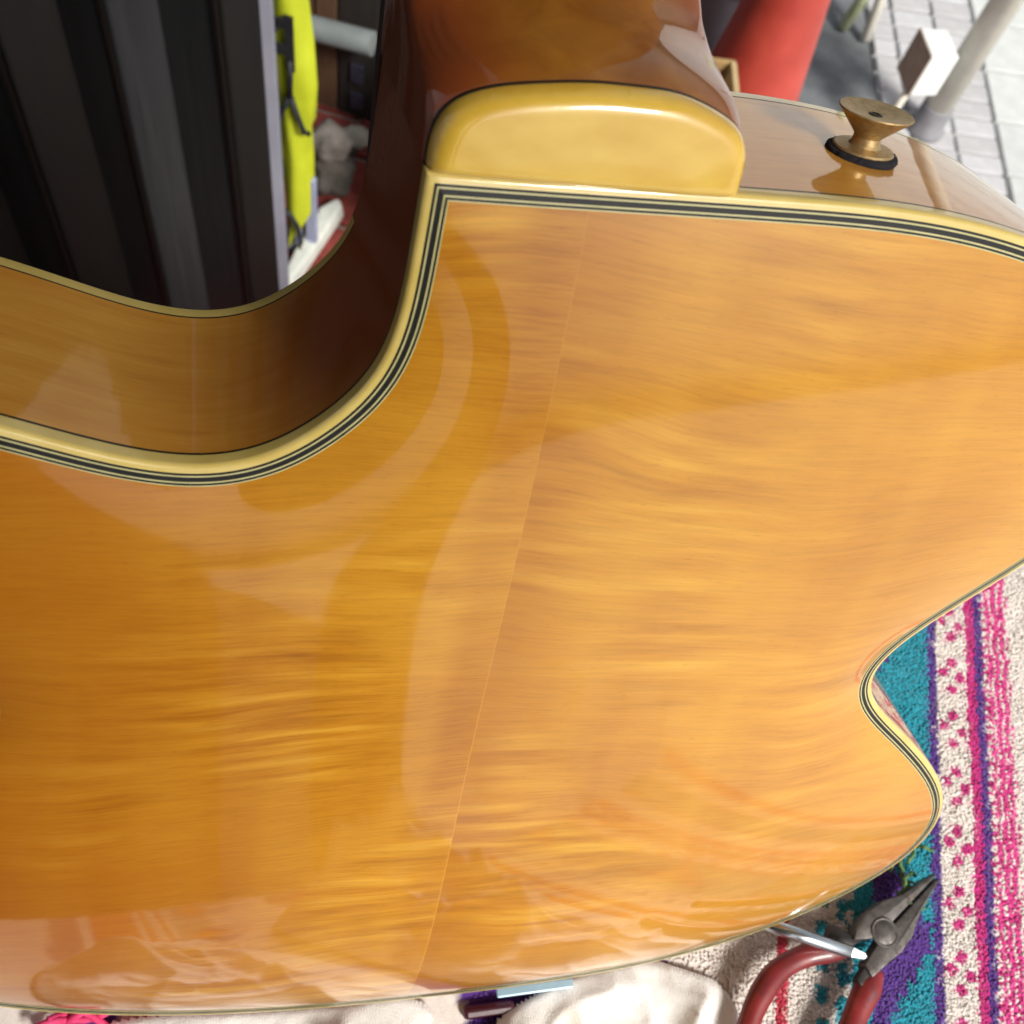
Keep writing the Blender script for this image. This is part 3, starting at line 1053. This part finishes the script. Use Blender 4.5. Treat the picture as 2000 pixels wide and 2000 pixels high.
# ---- arched back: Poisson-shaped dome over the real outline
def arched_plate(name, boundary, z_edge, height, kk, mat, parent, gs, flip=1.0, boost=None):
    nb = len(boundary)
    lo, hi = boundary.min(0), boundary.max(0)
    gx, gy = np.meshgrid(np.arange(lo[0] + 1, hi[0], gs), np.arange(lo[1] + 1, hi[1], gs * 0.866))
    gx = gx + (np.arange(gx.shape[0]) % 2)[:, None] * gs * 0.5
    P = np.c_[gx.ravel(), gy.ravel()]
    x, y = P[:, 0], P[:, 1]
    inside = np.zeros(len(P), bool)
    bx, by = boundary[:, 0], boundary[:, 1]
    for i in range(nb):
        j = (i + 1) % nb
        c = ((by[i] > y) != (by[j] > y))
        if c.any():
            inside ^= c & (x < (bx[j] - bx[i]) * (y - by[i]) / (by[j] - by[i] + 1e-12) + bx[i])
    P = P[inside]
    dm = np.full(len(P), 1e9)
    for i in range(nb):
        dm = np.minimum(dm, (P[:, 0] - bx[i]) ** 2 + (P[:, 1] - by[i]) ** 2)
    P = P[dm > (gs * 0.55) ** 2]
    allp = np.r_[boundary, P]
    res = delaunay_2d_cdt([Vector(p) for p in allp], [(i, (i + 1) % nb) for i in range(nb)], [], 1, 1e-7)
    vs = np.array([tuple(v) for v in res[0]])
    fs = np.array([f for f in res[2] if len(f) == 3])
    orig = res[3]
    isb = np.array([any(k < nb for k in o) for o in orig])
    # cotangent Laplacian
    nv = len(vs)
    I, J, Wt = [], [], []
    area = np.zeros(nv)
    for a in range(3):
        i, j, k = fs[:, a], fs[:, (a + 1) % 3], fs[:, (a + 2) % 3]
        e1, e2 = vs[i] - vs[k], vs[j] - vs[k]
        cr = np.abs(e1[:, 0] * e2[:, 1] - e1[:, 1] * e2[:, 0])
        cot = (e1 * e2).sum(1) / np.maximum(cr, 1e-9) * 0.5
        I += [i, j]
        J += [j, i]
        Wt += [cot, cot]
        if a == 0:
            for q in (i, j, k):
                area += np.bincount(q, cr / 6.0, nv)
    I, J, Wt = np.concatenate(I), np.concatenate(J), np.concatenate(Wt)
    diag = np.bincount(I, Wt, nv)
    free = ~isb

    def Lx(v):
        r = diag * v - np.bincount(I, Wt * v[J], nv)
        r[isb] = 0
        return r
    bvec = area.copy()
    bvec[isb] = 0
    xx = np.zeros(nv)
    r = bvec.copy()
    pc = 1.0 / np.maximum(diag, 1e-9)
    z = pc * r
    d = z.copy()
    rz_ = r @ z
    for it in range(900):
        q = Lx(d)
        al = rz_ / (d @ q)
        xx += al * d
        r -= al * q
        if np.abs(r).max() < 1e-7:
            break
        z = pc * r
        rn = r @ z
        d = z + rn / rz_ * d
        d[isb] = 0
        rz_ = rn
    t = np.clip(xx / xx.max(), 0, 1)
    h = height * (1 - np.exp(-kk * t)) / (1 - math.exp(-kk))
    if boost is not None:
        h = h * np.array([boost(*p) for p in vs])
    V = [G(p[0], p[1], z_edge + flip * hh) for p, hh in zip(vs, h)]
    ob = obj(name, V, fs.tolist(), mat, parent)
    recalc(ob)
    # keep the normals outward
    me = ob.data
    s_ = sum(p.normal.z for p in me.polygons)
    if s_ * flip < 0:
        me.flip_normals()
    return ob, vs, h


def sstep(x, a, b):
    t = min(max((x - a) / (b - a), 0.0), 1.0)
    return t * t * (3 - 2 * t)


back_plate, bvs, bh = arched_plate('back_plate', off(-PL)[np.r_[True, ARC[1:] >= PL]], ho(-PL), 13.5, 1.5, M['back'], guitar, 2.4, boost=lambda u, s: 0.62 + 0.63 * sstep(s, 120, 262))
front_plate, _, _ = arched_plate('front_plate', off(-1.0), DD, 14.0, 2.0, M['top_wood'], guitar, 6.0, -1.0)

# ---- neck with heel, a height field over its footprint
UL, UR = -30.4, 30.0
cap_line = [(-29.9, -1.6), (-30.0, -4.2), (-29.4, -8.6), (-27.7, -12.2), (-24.3, -14.6), (-18.9, -16.4), (-10.6, -17.8), (-2.2, -18.7), (5.0, -18.8), (10.6, -18.8), (14.4, -18.4), (19.6, -17.0), (24.6, -15.0), (27.4, -13.2), (28.9, -10.6), (29.4, -7.4), (29.5, -1.6)]
CAP = relax(spline(cap_line, 0.6), 24)


def pl_dist(P, L):
    """distance from points P to polyline L"""
    best = np.full(len(P), 1e9)
    for a, b in zip(L[:-1], L[1:]):
        d = b - a
        t = np.clip(((P - a) @ d) / (d @ d), 0, 1)
        best = np.minimum(best, np.linalg.norm(P - (a + t[:, None] * d), axis=1))
    return best


def cap_dist(U, s):
    """distance of the points (U, s) outside the heel cap outline (0 inside)"""
    P = np.c_[U, np.full(len(U), s)]
    d = pl_dist(P, CAP)
    poly = np.r_[CAP, [[29.5, 5.0], [-29.9, 5.0]]]
    ins = np.zeros(len(P), bool)
    for i in range(len(poly)):
        a, b = poly[i], poly[(i + 1) % len(poly)]
        c = ((a[1] > P[:, 1]) != (b[1] > P[:, 1]))
        ins ^= c & (P[:, 0] < (b[0] - a[0]) * (P[:, 1] - a[1]) / (b[1] - a[1] + 1e-12) + a[0])
    d[ins] = 0.0
    return d


HD = np.array([0, 1.5, 3.0, 4.0, 5.0, 6.3, 9.0, 13.0, 20.0, 40.0])
HW = np.array([-4.2, -7.2, -11.5, -17.0, -23.5, -30.0, -37.0, -42.0, -46.0, -50.0])
hd_f = np.arange(0, 40, 0.25)
hw_f = np.interp(hd_f, HD, HW)
for _ in range(10):
    hw_f[1:-1] = 0.25 * hw_f[:-2] + 0.5 * hw_f[1:-1] + 0.25 * hw_f[2:]


def neck_w(u, s, cd):
    hw = 30.0 - max(0.0, (-s - 20)) * 0.020
    a = min(abs(u) / hw, 1.0)
    nb_ = -46.0 - 13.0 * a ** 3.2
    hl = float(np.interp(cd, hd_f, hw_f))
    k = 3.0
    e = max(nb_, hl)
    return e + (k * math.log(math.exp((nb_ - e) / k) + math.exp((hl - e) / k)) if hl < -30 else 0.0)


ss = list(np.arange(-1.7, -34, -0.25)) + list(np.arange(-34, -80, -3.0)) + list(np.arange(-80, -420, -20.0))
us = [-1, -0.995, -0.985, -0.97, -0.95, -0.92] + list(np.linspace(-0.89, 0.89, 90)) + [0.92, 0.95, 0.97, 0.985, 0.995, 1]
V, Fc = [], []
WB = -66.5
for s in ss:
    tap = max(0.0, (-s - 20)) * 0.020
    ul, ur = UL + tap, UR - tap
    row = []
    UU = [ul + (ur - ul) * (t + 1) / 2 for t in us]
    CDs = cap_dist(np.array(UU), s)
    for u, cd in zip(UU, CDs):
        wv = neck_w(u, s, cd)
        # round the arris between back and side walls
        e = min(u - ul, ur - u)
        rr = 2.2
        if e < rr:
            wv -= rr - math.sqrt(max(0.0, rr * rr - (rr - e) ** 2))
        row.append((u, s, wv))
    # walls
    V += [G(ul, s, WB), G(ul, s, WB * 0.6 + row[0][2] * 0.4)] + [G(*r_) for r_ in row] + [G(ur, s, WB * 0.6 + row[-1][2] * 0.4), G(ur, s, WB)]
k = len(us) + 4
for i in range(len(ss) - 1):
    for j in range(k - 1):
        Fc.append((i * k + j, i * k + j + 1, (i + 1) * k + j + 1, (i + 1) * k + j))
Fc.append(tuple(range(k)))
Fc.append(tuple((len(ss) - 1) * k + j for j in range(k))[::-1])
neck = recalc(obj('neck', V, Fc, M['neck'], guitar))
smooth_by_angle(neck, 60)
V, Fc = [], []
for i, s in enumerate((50.0, -20.0, -400.0)):
    tap = max(0.0, (-s - 20)) * 0.020
    for u, w_ in ((UL + tap, WB - 0.05), (UL + tap, WB - 6.5), (UR - tap, WB - 6.5), (UR - tap, WB - 0.05)):
        V.append(G(u, s, w_ - (0 if s <= 0 else 0.0)))
for i in range(2):
    for j in range(4):
        Fc.append((i * 4 + j, i * 4 + (j + 1) % 4, i * 4 + 4 + (j + 1) % 4, i * 4 + 4 + j))
Fc += [(0, 1, 2, 3), (8, 9, 10, 11)]
recalc(obj('fingerboard', V, Fc, M['ebony'], neck, smooth=False))

# ---- heel cap: black line and domed cream cap
base_line = spline([(29.5, -1.6), (0, -1.6), (-29.9, -1.6)], 0.8)
full = np.r_[CAP, base_line[1:-1]]
NC = len(full)
gx, gy = np.meshgrid(np.arange(-30, 30, 0.62), np.arange(-19, -1.4, 0.55))
gp = np.c_[gx.ravel() + (np.arange(len(gx.ravel())) % 2) * 0.05, gy.ravel()]
ins = np.zeros(len(gp), bool)
for i in range(NC):
    a, b = full[i], full[(i + 1) % NC]
    c = ((a[1] > gp[:, 1]) != (b[1] > gp[:, 1]))
    ins ^= c & (gp[:, 0] < (b[0] - a[0]) * (gp[:, 1] - a[1]) / (b[1] - a[1] + 1e-12) + a[0])
gp = gp[ins]
gp = gp[pl_dist(gp, np.r_[full, full[:1]]) > 0.35]
rings = [full]
res = delaunay_2d_cdt([Vector(p) for p in np.r_[full, gp]], [(i, (i + 1) % NC) for i in range(NC)], [], 1, 1e-7)
cv = np.array([tuple(v) for v in res[0]])
cf = [f for f in res[2] if len(f) == 3]
da, db = pl_dist(cv, CAP), pl_dist(cv, base_line)


def cap_h(d, e, u, s):
    k = min(d / 3.8, 1.0)
    h = -2.6 + 4.0 * math.sqrt(max(0.0, 1 - (1 - k) ** 2.2)) + 0.5 * min(d / 12.0, 1.0)
    j = min(e / 1.8, 1.0)
    return h - 1.5 * (1 - math.sqrt(max(0.0, 1 - (1 - j) ** 2)))


V = [G(p[0], p[1], cap_h(x, y, *p)) for p, x, y in zip(cv, da, db)]
nv0 = len(V)
orig_of = {}
for vi, o in enumerate(res[3]):
    for q in o:
        if q < NC:
            orig_of[q] = vi
Fc = [tuple(f) for f in cf]
low = []
for q in range(NC):
    low.append(len(V))
    V.append(G(full[q][0], full[q][1], -3.4))
for q in range(NC):
    q2 = (q + 1) % NC
    Fc.append((orig_of[q], orig_of[q2], low[q2], low[q]))
cap = recalc(obj('heel_cap', V, Fc, M['cap'], guitar))
smooth_by_angle(cap, 55)
tC = np.gradient(CAP, axis=0)
tC /= np.linalg.norm(tC, axis=1)[:, None]
nC = np.c_[tC[:, 1], -tC[:, 0]]
V, Fc = [], []
for o_, w_ in ((0.14, -4.6), (0.16, -3.9), (0.12, -3.3), (-0.4, -3.3)):
    for u, s in CAP + nC * o_:
        V.append(G(u, s, w_))
nc = len(CAP)
for i in range(3):
    for j in range(nc - 1):
        Fc.append((i * nc + j, i * nc + j + 1, (i + 1) * nc + j + 1, (i + 1) * nc + j))
recalc(obj('cap_line', V, Fc, M['black'], cap))

# ---- strap button on the shoulder
sb_m = Matrix.Translation(Vector(G(70.4, -1.9, -30.0))) @ Matrix.Rotation(math.radians(-90), 4, 'X')


def mmp(p):
    return [(r / 1000, z / 1000) for r, z in p]


btn = lathe('strap_button', mmp([(6.6, 1.2), (6.8, 1.5), (6.5, 1.9), (3.6, 2.3), (3.1, 2.9), (3.0, 4.2), (3.3, 4.7), (7.9, 9.2), (8.15, 9.5), (8.0, 9.75), (4.0, 9.1), (2.2, 8.9), (1.6, 8.8)]), M['brass'], sb_m, guitar, 56)
smooth_by_angle(btn, 30)
lathe('screw_head', mmp([(1.6, 8.4), (1.55, 8.9), (0.9, 9.1), (0.5, 8.6), (0.1, 8.55)]), M['screw'], sb_m, btn, 20)
fw = lathe('felt_washer', mmp([(7.4, -0.6), (7.9, 0.0), (8.0, 0.6), (7.6, 1.2), (6.0, 1.35)]), M['felt'], sb_m, btn, 90)
for v in fw.data.vertices:
    v.co += Vector((rnd.gauss(0, 1), rnd.gauss(0, 1), rnd.gauss(0, 1))) * 0.00010

# ================================================================== tools on the towel
mm = Mat('worn_steel', rough=0.5, metal=0.6)
fz = mm.noise(mm.coords(), 240.0, 5)
c = mm.ramp(fz, [(0.3, lin(84, 80, 78)), (0.7, lin(116, 112, 109))])
rs = mm.noise(mm.coords(loc=(2, 7, 1)), 420.0, 5, 0.65)
c = mm.mix(c, lin(74, 52, 40), mm.math('MULTIPLY', mm.math('SUBTRACT', rs, 0.54, clamp=True), 5.0, clamp=True))
mm.color(c)
mm.link(mm.ramp(rs, [(0.35, (0.38, 0.38, 0.38, 1)), (0.65, (0.75, 0.75, 0.75, 1))]), mm.p.inputs['Roughness'])
mm.bump(mm.noise(mm.coords((1, 6, 1)), 900.0, 4), 0.35, 0.0003)
M['steel'] = mm.m
M['steel_dark'] = simple('dark_steel', lin(52, 50, 50), lin(76, 72, 70), 160, 0.5, 0.3, 0.0005, metal=0.6)
M['chrome'] = simple('bright_steel', lin(205, 212, 216), lin(226, 232, 236), 90, 0.18, 0.05, 0.0002, metal=1.0)
mm = Mat('red_grip', rough=0.42, coat=0.15)
fz = mm.noise(mm.coords((1, 1, 1)), 90.0, 5)
c = mm.ramp(fz, [(0.3, lin(96, 26, 30)), (0.6, lin(132, 36, 38)), (0.8, lin(150, 50, 50))])
mk = mm.noise(mm.coords((1, 1, 1), loc=(4, 1, 0)), 170.0, 4)
c = mm.mix(c, lin(58, 40, 52), mm.math('MULTIPLY', mm.math('SUBTRACT', mk, 0.58, clamp=True), 6.0, clamp=True))
mm.color(c)
mm.bump(mm.noise(mm.coords(), 500.0, 3), 0.15, 0.0004)
M['grip'] = mm.m


def slab(name, pts, z0, z1, mat, parent, bevel=0.0012, taper=None):
    """Upright prism over a 2-D polygon; taper(x,y)->z1 for the top."""
    k = len(pts)
    V = [(x, y, z0 if taper is None else taper(x, y)[0]) for x, y in pts] + [(x, y, z1 if taper is None else taper(x, y)[1]) for x, y in pts]
    Fc = [tuple(range(k))[::-1], tuple(range(k, 2 * k))] + [(i, (i + 1) % k, k + (i + 1) % k, k + i) for i in range(k)]
    o = recalc(obj(name, V, Fc, mat, parent, smooth=True))
    bm = bmesh.new()
    bm.from_mesh(o.data)
    bmesh.ops.bevel(bm, geom=[e for e in bm.edges if len(e.link_faces) == 2 and e.calc_face_angle(0) > 0.5], offset=bevel, segments=2, affect='EDGES', profile=0.5)
    bm.to_mesh(o.data)
    bm.free()
    o.data.polygons.foreach_set('use_smooth', [True] * len(o.data.polygons))
    smooth_by_angle(o, 30)
    return o


PLZ = TZ + 0.0105
ang = math.atan2(0.030, 0.0205) - math.pi / 2         # local +Y is the nose direction
pli = empty('long_nose_pliers', mat=Matrix.Translation((0.1885, 0.0975, PLZ)) @ Matrix.Rotation(ang, 4, 'Z') @ Matrix.Scale(0.95, 4))
tag(pli, 'long-nose pliers with worn dark red handles lying on the towel', 'pliers')


def nose_t(x, y):
    k = max(0.0, (y - 0.012) / 0.026)
    return (-0.0045 + 0.002 * k, 0.0045 - 0.0018 * k)


slab('jaw', [(-0.0005, 0.006), (-0.0004, 0.036), (-0.0016, 0.0362), (-0.0050, 0.018), (-0.0088, 0.0085), (-0.0098, 0.0), (-0.0088, -0.008), (-0.0062, -0.0125), (-0.0020, -0.0065), (-0.0005, -0.004)], 0, 0, M['steel'], pli, 0.0009, nose_t)
slab('jaw', [(0.0005, 0.006), (0.0004, 0.036), (0.0016, 0.0362), (0.0050, 0.018), (0.0088, 0.0085), (0.0098, 0.0), (0.0090, -0.008), (0.0085, -0.017), (0.0030, -0.0155), (0.0012, -0.006), (0.0008, 0.0)], 0, 0, M['steel'], pli, 0.0009, nose_t)
lathe('pivot', [(0.0058, 0.0035), (0.0058, 0.0047), (0.0054, 0.0050), (0.0050, 0.0046), (0.0046, 0.0046), (0.0042, 0.0050), (0.0010, 0.0051)], M['steel'], None, pli, 40)
slab('neck', [(-0.0056, -0.0105), (-0.0030, -0.0085), (-0.0055, -0.0165), (-0.0140, -0.0200), (-0.0160, -0.0145)], -0.003, 0.003, M['steel_dark'], pli, 0.0008)
slab('neck', [(0.0084, -0.0150), (0.0035, -0.0140), (0.0050, -0.0220), (0.0095, -0.0225)], -0.003, 0.003, M['steel_dark'], pli, 0.0008)


def handle(pts, rad):
    P = spline([(x * 1000, y * 1000) for x, y in pts], 2.0) / 1000
    kk = len(P)
    rr = [rad * min(1.0, 0.62 + 0.1 * i) * (0.94 + 0.06 * math.sin(i * 0.4)) for i in range(kk)]
    rr[-1] *= 0.75
    return tube('handle', [(x, y, 0.0 - 0.0006 * math.sin(i * .2)) for i, (x, y) in enumerate(P)], rr, M['grip'], pli, 20, 0.82)


inv = pli.matrix_world.inverted()


def loc2(x, y):
    v = inv @ Vector((x, y, PLZ))
    return (v.x, v.y)


handle([loc2(*p) for p in ((0.1765, 0.0875), (0.1690, 0.0850), (0.1600, 0.0800), (0.1510, 0.0715), (0.1455, 0.0600), (0.1430, 0.0470), (0.1425, 0.028), (0.146, 0.006))], 0.0050)
handle([loc2(*p) for p in ((0.1890, 0.0840), (0.1868, 0.0765), (0.1835, 0.0660), (0.1800, 0.0520), (0.1765, 0.034), (0.173, 0.012))], 0.0056)

# screwdriver shaft lying over the handle
sdv = empty('screwdriver', (0.1785, 0.0850, TZ + 0.0215))
tag(sdv, 'bright steel screwdriver shaft with cross tip resting on the pliers handle', 'screwdriver')
tube('shaft', [(-0.0045, 0, 0), (-0.030, 0.0010, -0.0055), (-0.066, 0.0024, -0.0130)], [0.0024, 0.0025, 0.0025], M['chrome'], sdv, 20)
for k in range(4):
    a = k * math.pi / 2 + 0.3
    V = [(-0.0048, 0.0022 * math.cos(a - .55), 0.0022 * math.sin(a - .55)), (-0.0048, 0.0022 * math.cos(a + .55), 0.0022 * math.sin(a + .55)), (-0.0048, 0, 0),
         (0.0002, 0.0013 * math.cos(a - .35), 0.0013 * math.sin(a - .35)), (0.0002, 0.0013 * math.cos(a + .35), 0.0013 * math.sin(a + .35)), (0.0016, 0, 0)]
    recalc(obj('tip_flute', V, [(0, 1, 2), (3, 5, 4), (0, 3, 4, 1), (1, 4, 5, 2), (0, 2, 5, 3)], M['chrome'], sdv, smooth=False))

# flat steel tool with maroon grip peeping from under the guitar
M['maroon'] = simple('maroon_plastic', lin(56, 13, 28), lin(76, 20, 38), 80, 0.4, 0.05, coat=0.3)
M['blue_steel'] = simple('pale_blue_steel', lin(150, 184, 206), lin(176, 206, 224), 90, 0.35, 0.05, metal=0.3)
ft = empty('flat_tool', (0.0635, 0.0365, TZ + 0.003))
tag(ft, 'pale steel blade with maroon grip between guitar edge and white cloth', 'tool')
rz = Matrix.Rotation(math.radians(24), 4, 'Z')
box('blade', (-0.013, 0.0008, 0.002), (0.016, 0.0042, 0.0035), M['blue_steel'], ft, 0.0005, rz)
box('grip', (-0.026, -0.005, -0.003), (-0.006, 0.0000, 0.0010), M['maroon'], ft, 0.0021, rz)

# scrap of green yarn at the plier tips
M['yarn'] = simple('green_yarn', lin(58, 98, 54), lin(120, 156, 100), 300, 0.9, 0.4, 0.0005)
gy = empty('green_yarn_scrap', (0.2000, 0.1250, TZ + 0.003))
tag(gy, 'tangled scrap of green yarn beside the plier tips', 'yarn')
for s_ in range(7):
    pts = []
    x, y, z = rnd.uniform(-.006, .002), rnd.uniform(-.010, .004), 0.003
    a = rnd.uniform(0, 6.28)
    for i in range(16):
        a += rnd.uniform(-0.9, 1.2)
        x += 0.0016 * math.cos(a)
        y += 0.0020 * math.sin(a)
        z = min(max(z + rnd.uniform(-.0016, .0018), 0.002), 0.010)
        x = max(min(x, 0.007), -0.008)
        y = max(min(y, 0.012), -0.013)
        pts.append((x, y, z))
    tube('strand', pts, [rnd.uniform(0.0006, 0.0010) for _ in pts], M['yarn'], gy, 6)

# pink cord at lower left
M['pink'] = simple('pink_cord', lin(200, 40, 96), lin(232, 76, 130), 200, 0.8, 0.3, 0.0005)
pk = empty('pink_cord_bundle', (-0.090, -0.020, TZ + 0.002))
tag(pk, 'bundle of bright pink cord at the lower left under the guitar', 'cord')
for s_ in range(8):
    a = rnd.uniform(-0.5, 0.9)
    x, y = rnd.uniform(-.012, .004), rnd.uniform(-.006, .006)
    tube('strand', [(x + i * 0.004 * math.cos(a), y + i * 0.004 * math.sin(a) + 0.001 * math.sin(i), 0.004 + 0.004 * math.sin(i * .9 + s_)) for i in range(7)], 0.0013, M['pink'], pk, 8)


# ================================================================== white cloths
mm = Mat('white_cotton', rough=0.95, sheen=0.3)
fz = mm.noise(mm.coords(), 55.0, 4)
c = mm.ramp(fz, [(0.28, lin(234, 231, 226)), (0.5, lin(243, 242, 240)), (0.8, lin(246, 246, 245))])
stn = mm.noise(mm.coords((1, 1, 1), loc=(5, 2, 1)), 34.0, 4)
c = mm.mix(c, lin(196, 172, 140), mm.math('MULTIPLY', mm.math('SUBTRACT', stn, 0.60, clamp=True), 2.6, clamp=True))
mm.color(c)
wvt = mm.n('ShaderNodeTexWave', wave_type='BANDS', bands_direction='DIAGONAL')
wvt.inputs['Scale'].default_value = 520.0
wvt.inputs['Distortion'].default_value = 2.5
wvt.inputs['Detail'].default_value = 3.0
wvt.inputs['Detail Scale'].default_value = 2.0
mm.link(mm.coords(), wvt.inputs['Vector'])
wvn = mm.math('ADD', mm.math('MULTIPLY', wvt.outputs['Fac'], 0.6), mm.noise(mm.coords((1, 1, 1)), 1500.0, 3))
mm.bump(wvn, 0.5, 0.0005)
M['cotton'] = mm.m


def cloth(name, poly, hfun, label, res=0.0013):
    """Crumpled cloth over a 2-D outline, rolled down to the towel at its edge, closed underneath."""
    P = spline([(x * 1000, y * 1000) for x, y in poly + poly[:1]], 3.0)[:-1] / 1000
    lo, hi = P.min(0), P.max(0)
    nx, ny = int((hi[0] - lo[0]) / res), int((hi[1] - lo[1]) / res)
    gx, gy = np.meshgrid(np.linspace(lo[0], hi[0], nx), np.linspace(lo[1], hi[1], ny))
    pts = np.c_[gx.ravel(), gy.ravel()]
    ins = np.zeros(len(pts), bool)
    dist = np.full(len(pts), 1e9)
    nb = len(P)
    for i in range(nb):
        a, b = P[i], P[(i + 1) % nb]
        c = ((a[1] > pts[:, 1]) != (b[1] > pts[:, 1]))
        ins ^= c & (pts[:, 0] < (b[0] - a[0]) * (pts[:, 1] - a[1]) / (b[1] - a[1] + 1e-12) + a[0])
        d = b - a
        t = np.clip(((pts - a) @ d) / (d @ d), 0, 1)
        dist = np.minimum(dist, np.linalg.norm(pts - (a + t[:, None] * d), axis=1))
    idx = -np.ones(len(pts), int)
    V = []
    for i in np.where(ins)[0]:
        x, y = pts[i]
        e = dist[i]
        roll = math.sqrt(max(0.0, 1 - (1 - min(e / 0.0035, 1)) ** 2))
        z = TZ - 0.001 + roll * (0.0045 + max(0.0, hfun(x, y, e)))
        z += roll * 0.0003 * noise.noise(Vector((x * 420, y * 900, 1)))
        idx[i] = len(V)
        V.append((x, y, z))
    idx = idx.reshape(ny, nx)
    Fc = []
    for i in range(ny - 1):
        for j in range(nx - 1):
            q = (idx[i, j], idx[i, j + 1], idx[i + 1, j + 1], idx[i + 1, j])
            if min(q) >= 0:
                Fc.append(tuple(int(v) for v in q))
    o = obj(name, V, Fc, M['cotton'])
    tag(o, label, 'cloth', 'white cloths in front of the guitar')
    return o


def crease(x, y, a, f, seed, sharp=2.2):
    """a family of soft folds running along direction a"""
    d = x * math.cos(a) + y * math.sin(a)
    t = -x * math.sin(a) + y * math.cos(a)
    ph = d * f + 2.4 * noise.noise(Vector((d * 9, t * 7, seed))) + seed
    return (0.5 + 0.5 * math.sin(ph)) ** sharp * (0.35 + 0.65 * abs(noise.noise(Vector((t * 13, d * 4, seed + 5)))) * 1.6)


def crumple(x, y, seed):
    """sharp irregular ridges, like a dropped rag"""
    v = 0.0
    for f, a in ((11, 0.020), (24, 0.011), (55, 0.0045)):
        wx = x + 0.012 * noise.noise(Vector((x * 22, y * 22, seed + 3)))
        wy = y + 0.012 * noise.noise(Vector((x * 22, y * 22, seed + 8)))
        n_ = 1.0 - min(1.0, abs(noise.noise(Vector((wx * f, wy * f * 0.8, seed)))) * 2.6)
        v += a * n_ * n_
    return v


def fold(x, y, e):
    k = min(1.0, e / 0.010)
    heap = sstep(-y, -0.008, 0.045) * min(1.0, e / 0.035)
    return (0.001 + 0.62 * crumple(x, y, 2.0)) * k * (0.60 + 0.9 * min(1.0, e / 0.06)) + heap * (0.022 + 1.1 * crumple(x, y, 6.0))


cloth('white_cloth', [(0.142, 0.056), (0.132, 0.063), (0.118, 0.064), (0.100, 0.062), (0.084, 0.054), (0.066, 0.040), (0.056, 0.030), (0.050, 0.016), (0.046, -0.02), (0.042, -0.08), (0.040, -0.15), (0.08, -0.18), (0.13, -0.16), (0.150, -0.10), (0.152, -0.04), (0.151, 0.01), (0.150, 0.040)], fold,
      'white cotton cloth with a rounded corner beside the pliers handle')


def fold2(x, y, e):
    k = min(1.0, e / 0.018)
    return (0.001 + 0.5 * crumple(x, y, 31.0)) * k * (0.5 + 0.9 * min(1.0, e / 0.05)) + sstep(-y, 0.01, 0.06) * min(1.0, e / 0.03) * (0.012 + 0.8 * crumple(x, y, 37.0))


cloth('white_cloth', [(-0.078, -0.014), (-0.06, -0.006), (-0.03, 0.004), (0.000, 0.016), (0.018, 0.024), (0.030, 0.022), (0.036, 0.006), (0.034, -0.05), (0.02, -0.10), (-0.02, -0.14), (-0.07, -0.13), (-0.09, -0.09), (-0.092, -0.04)], fold2,
      'crumpled grey-white cloth along the bottom edge left of the maroon grip')
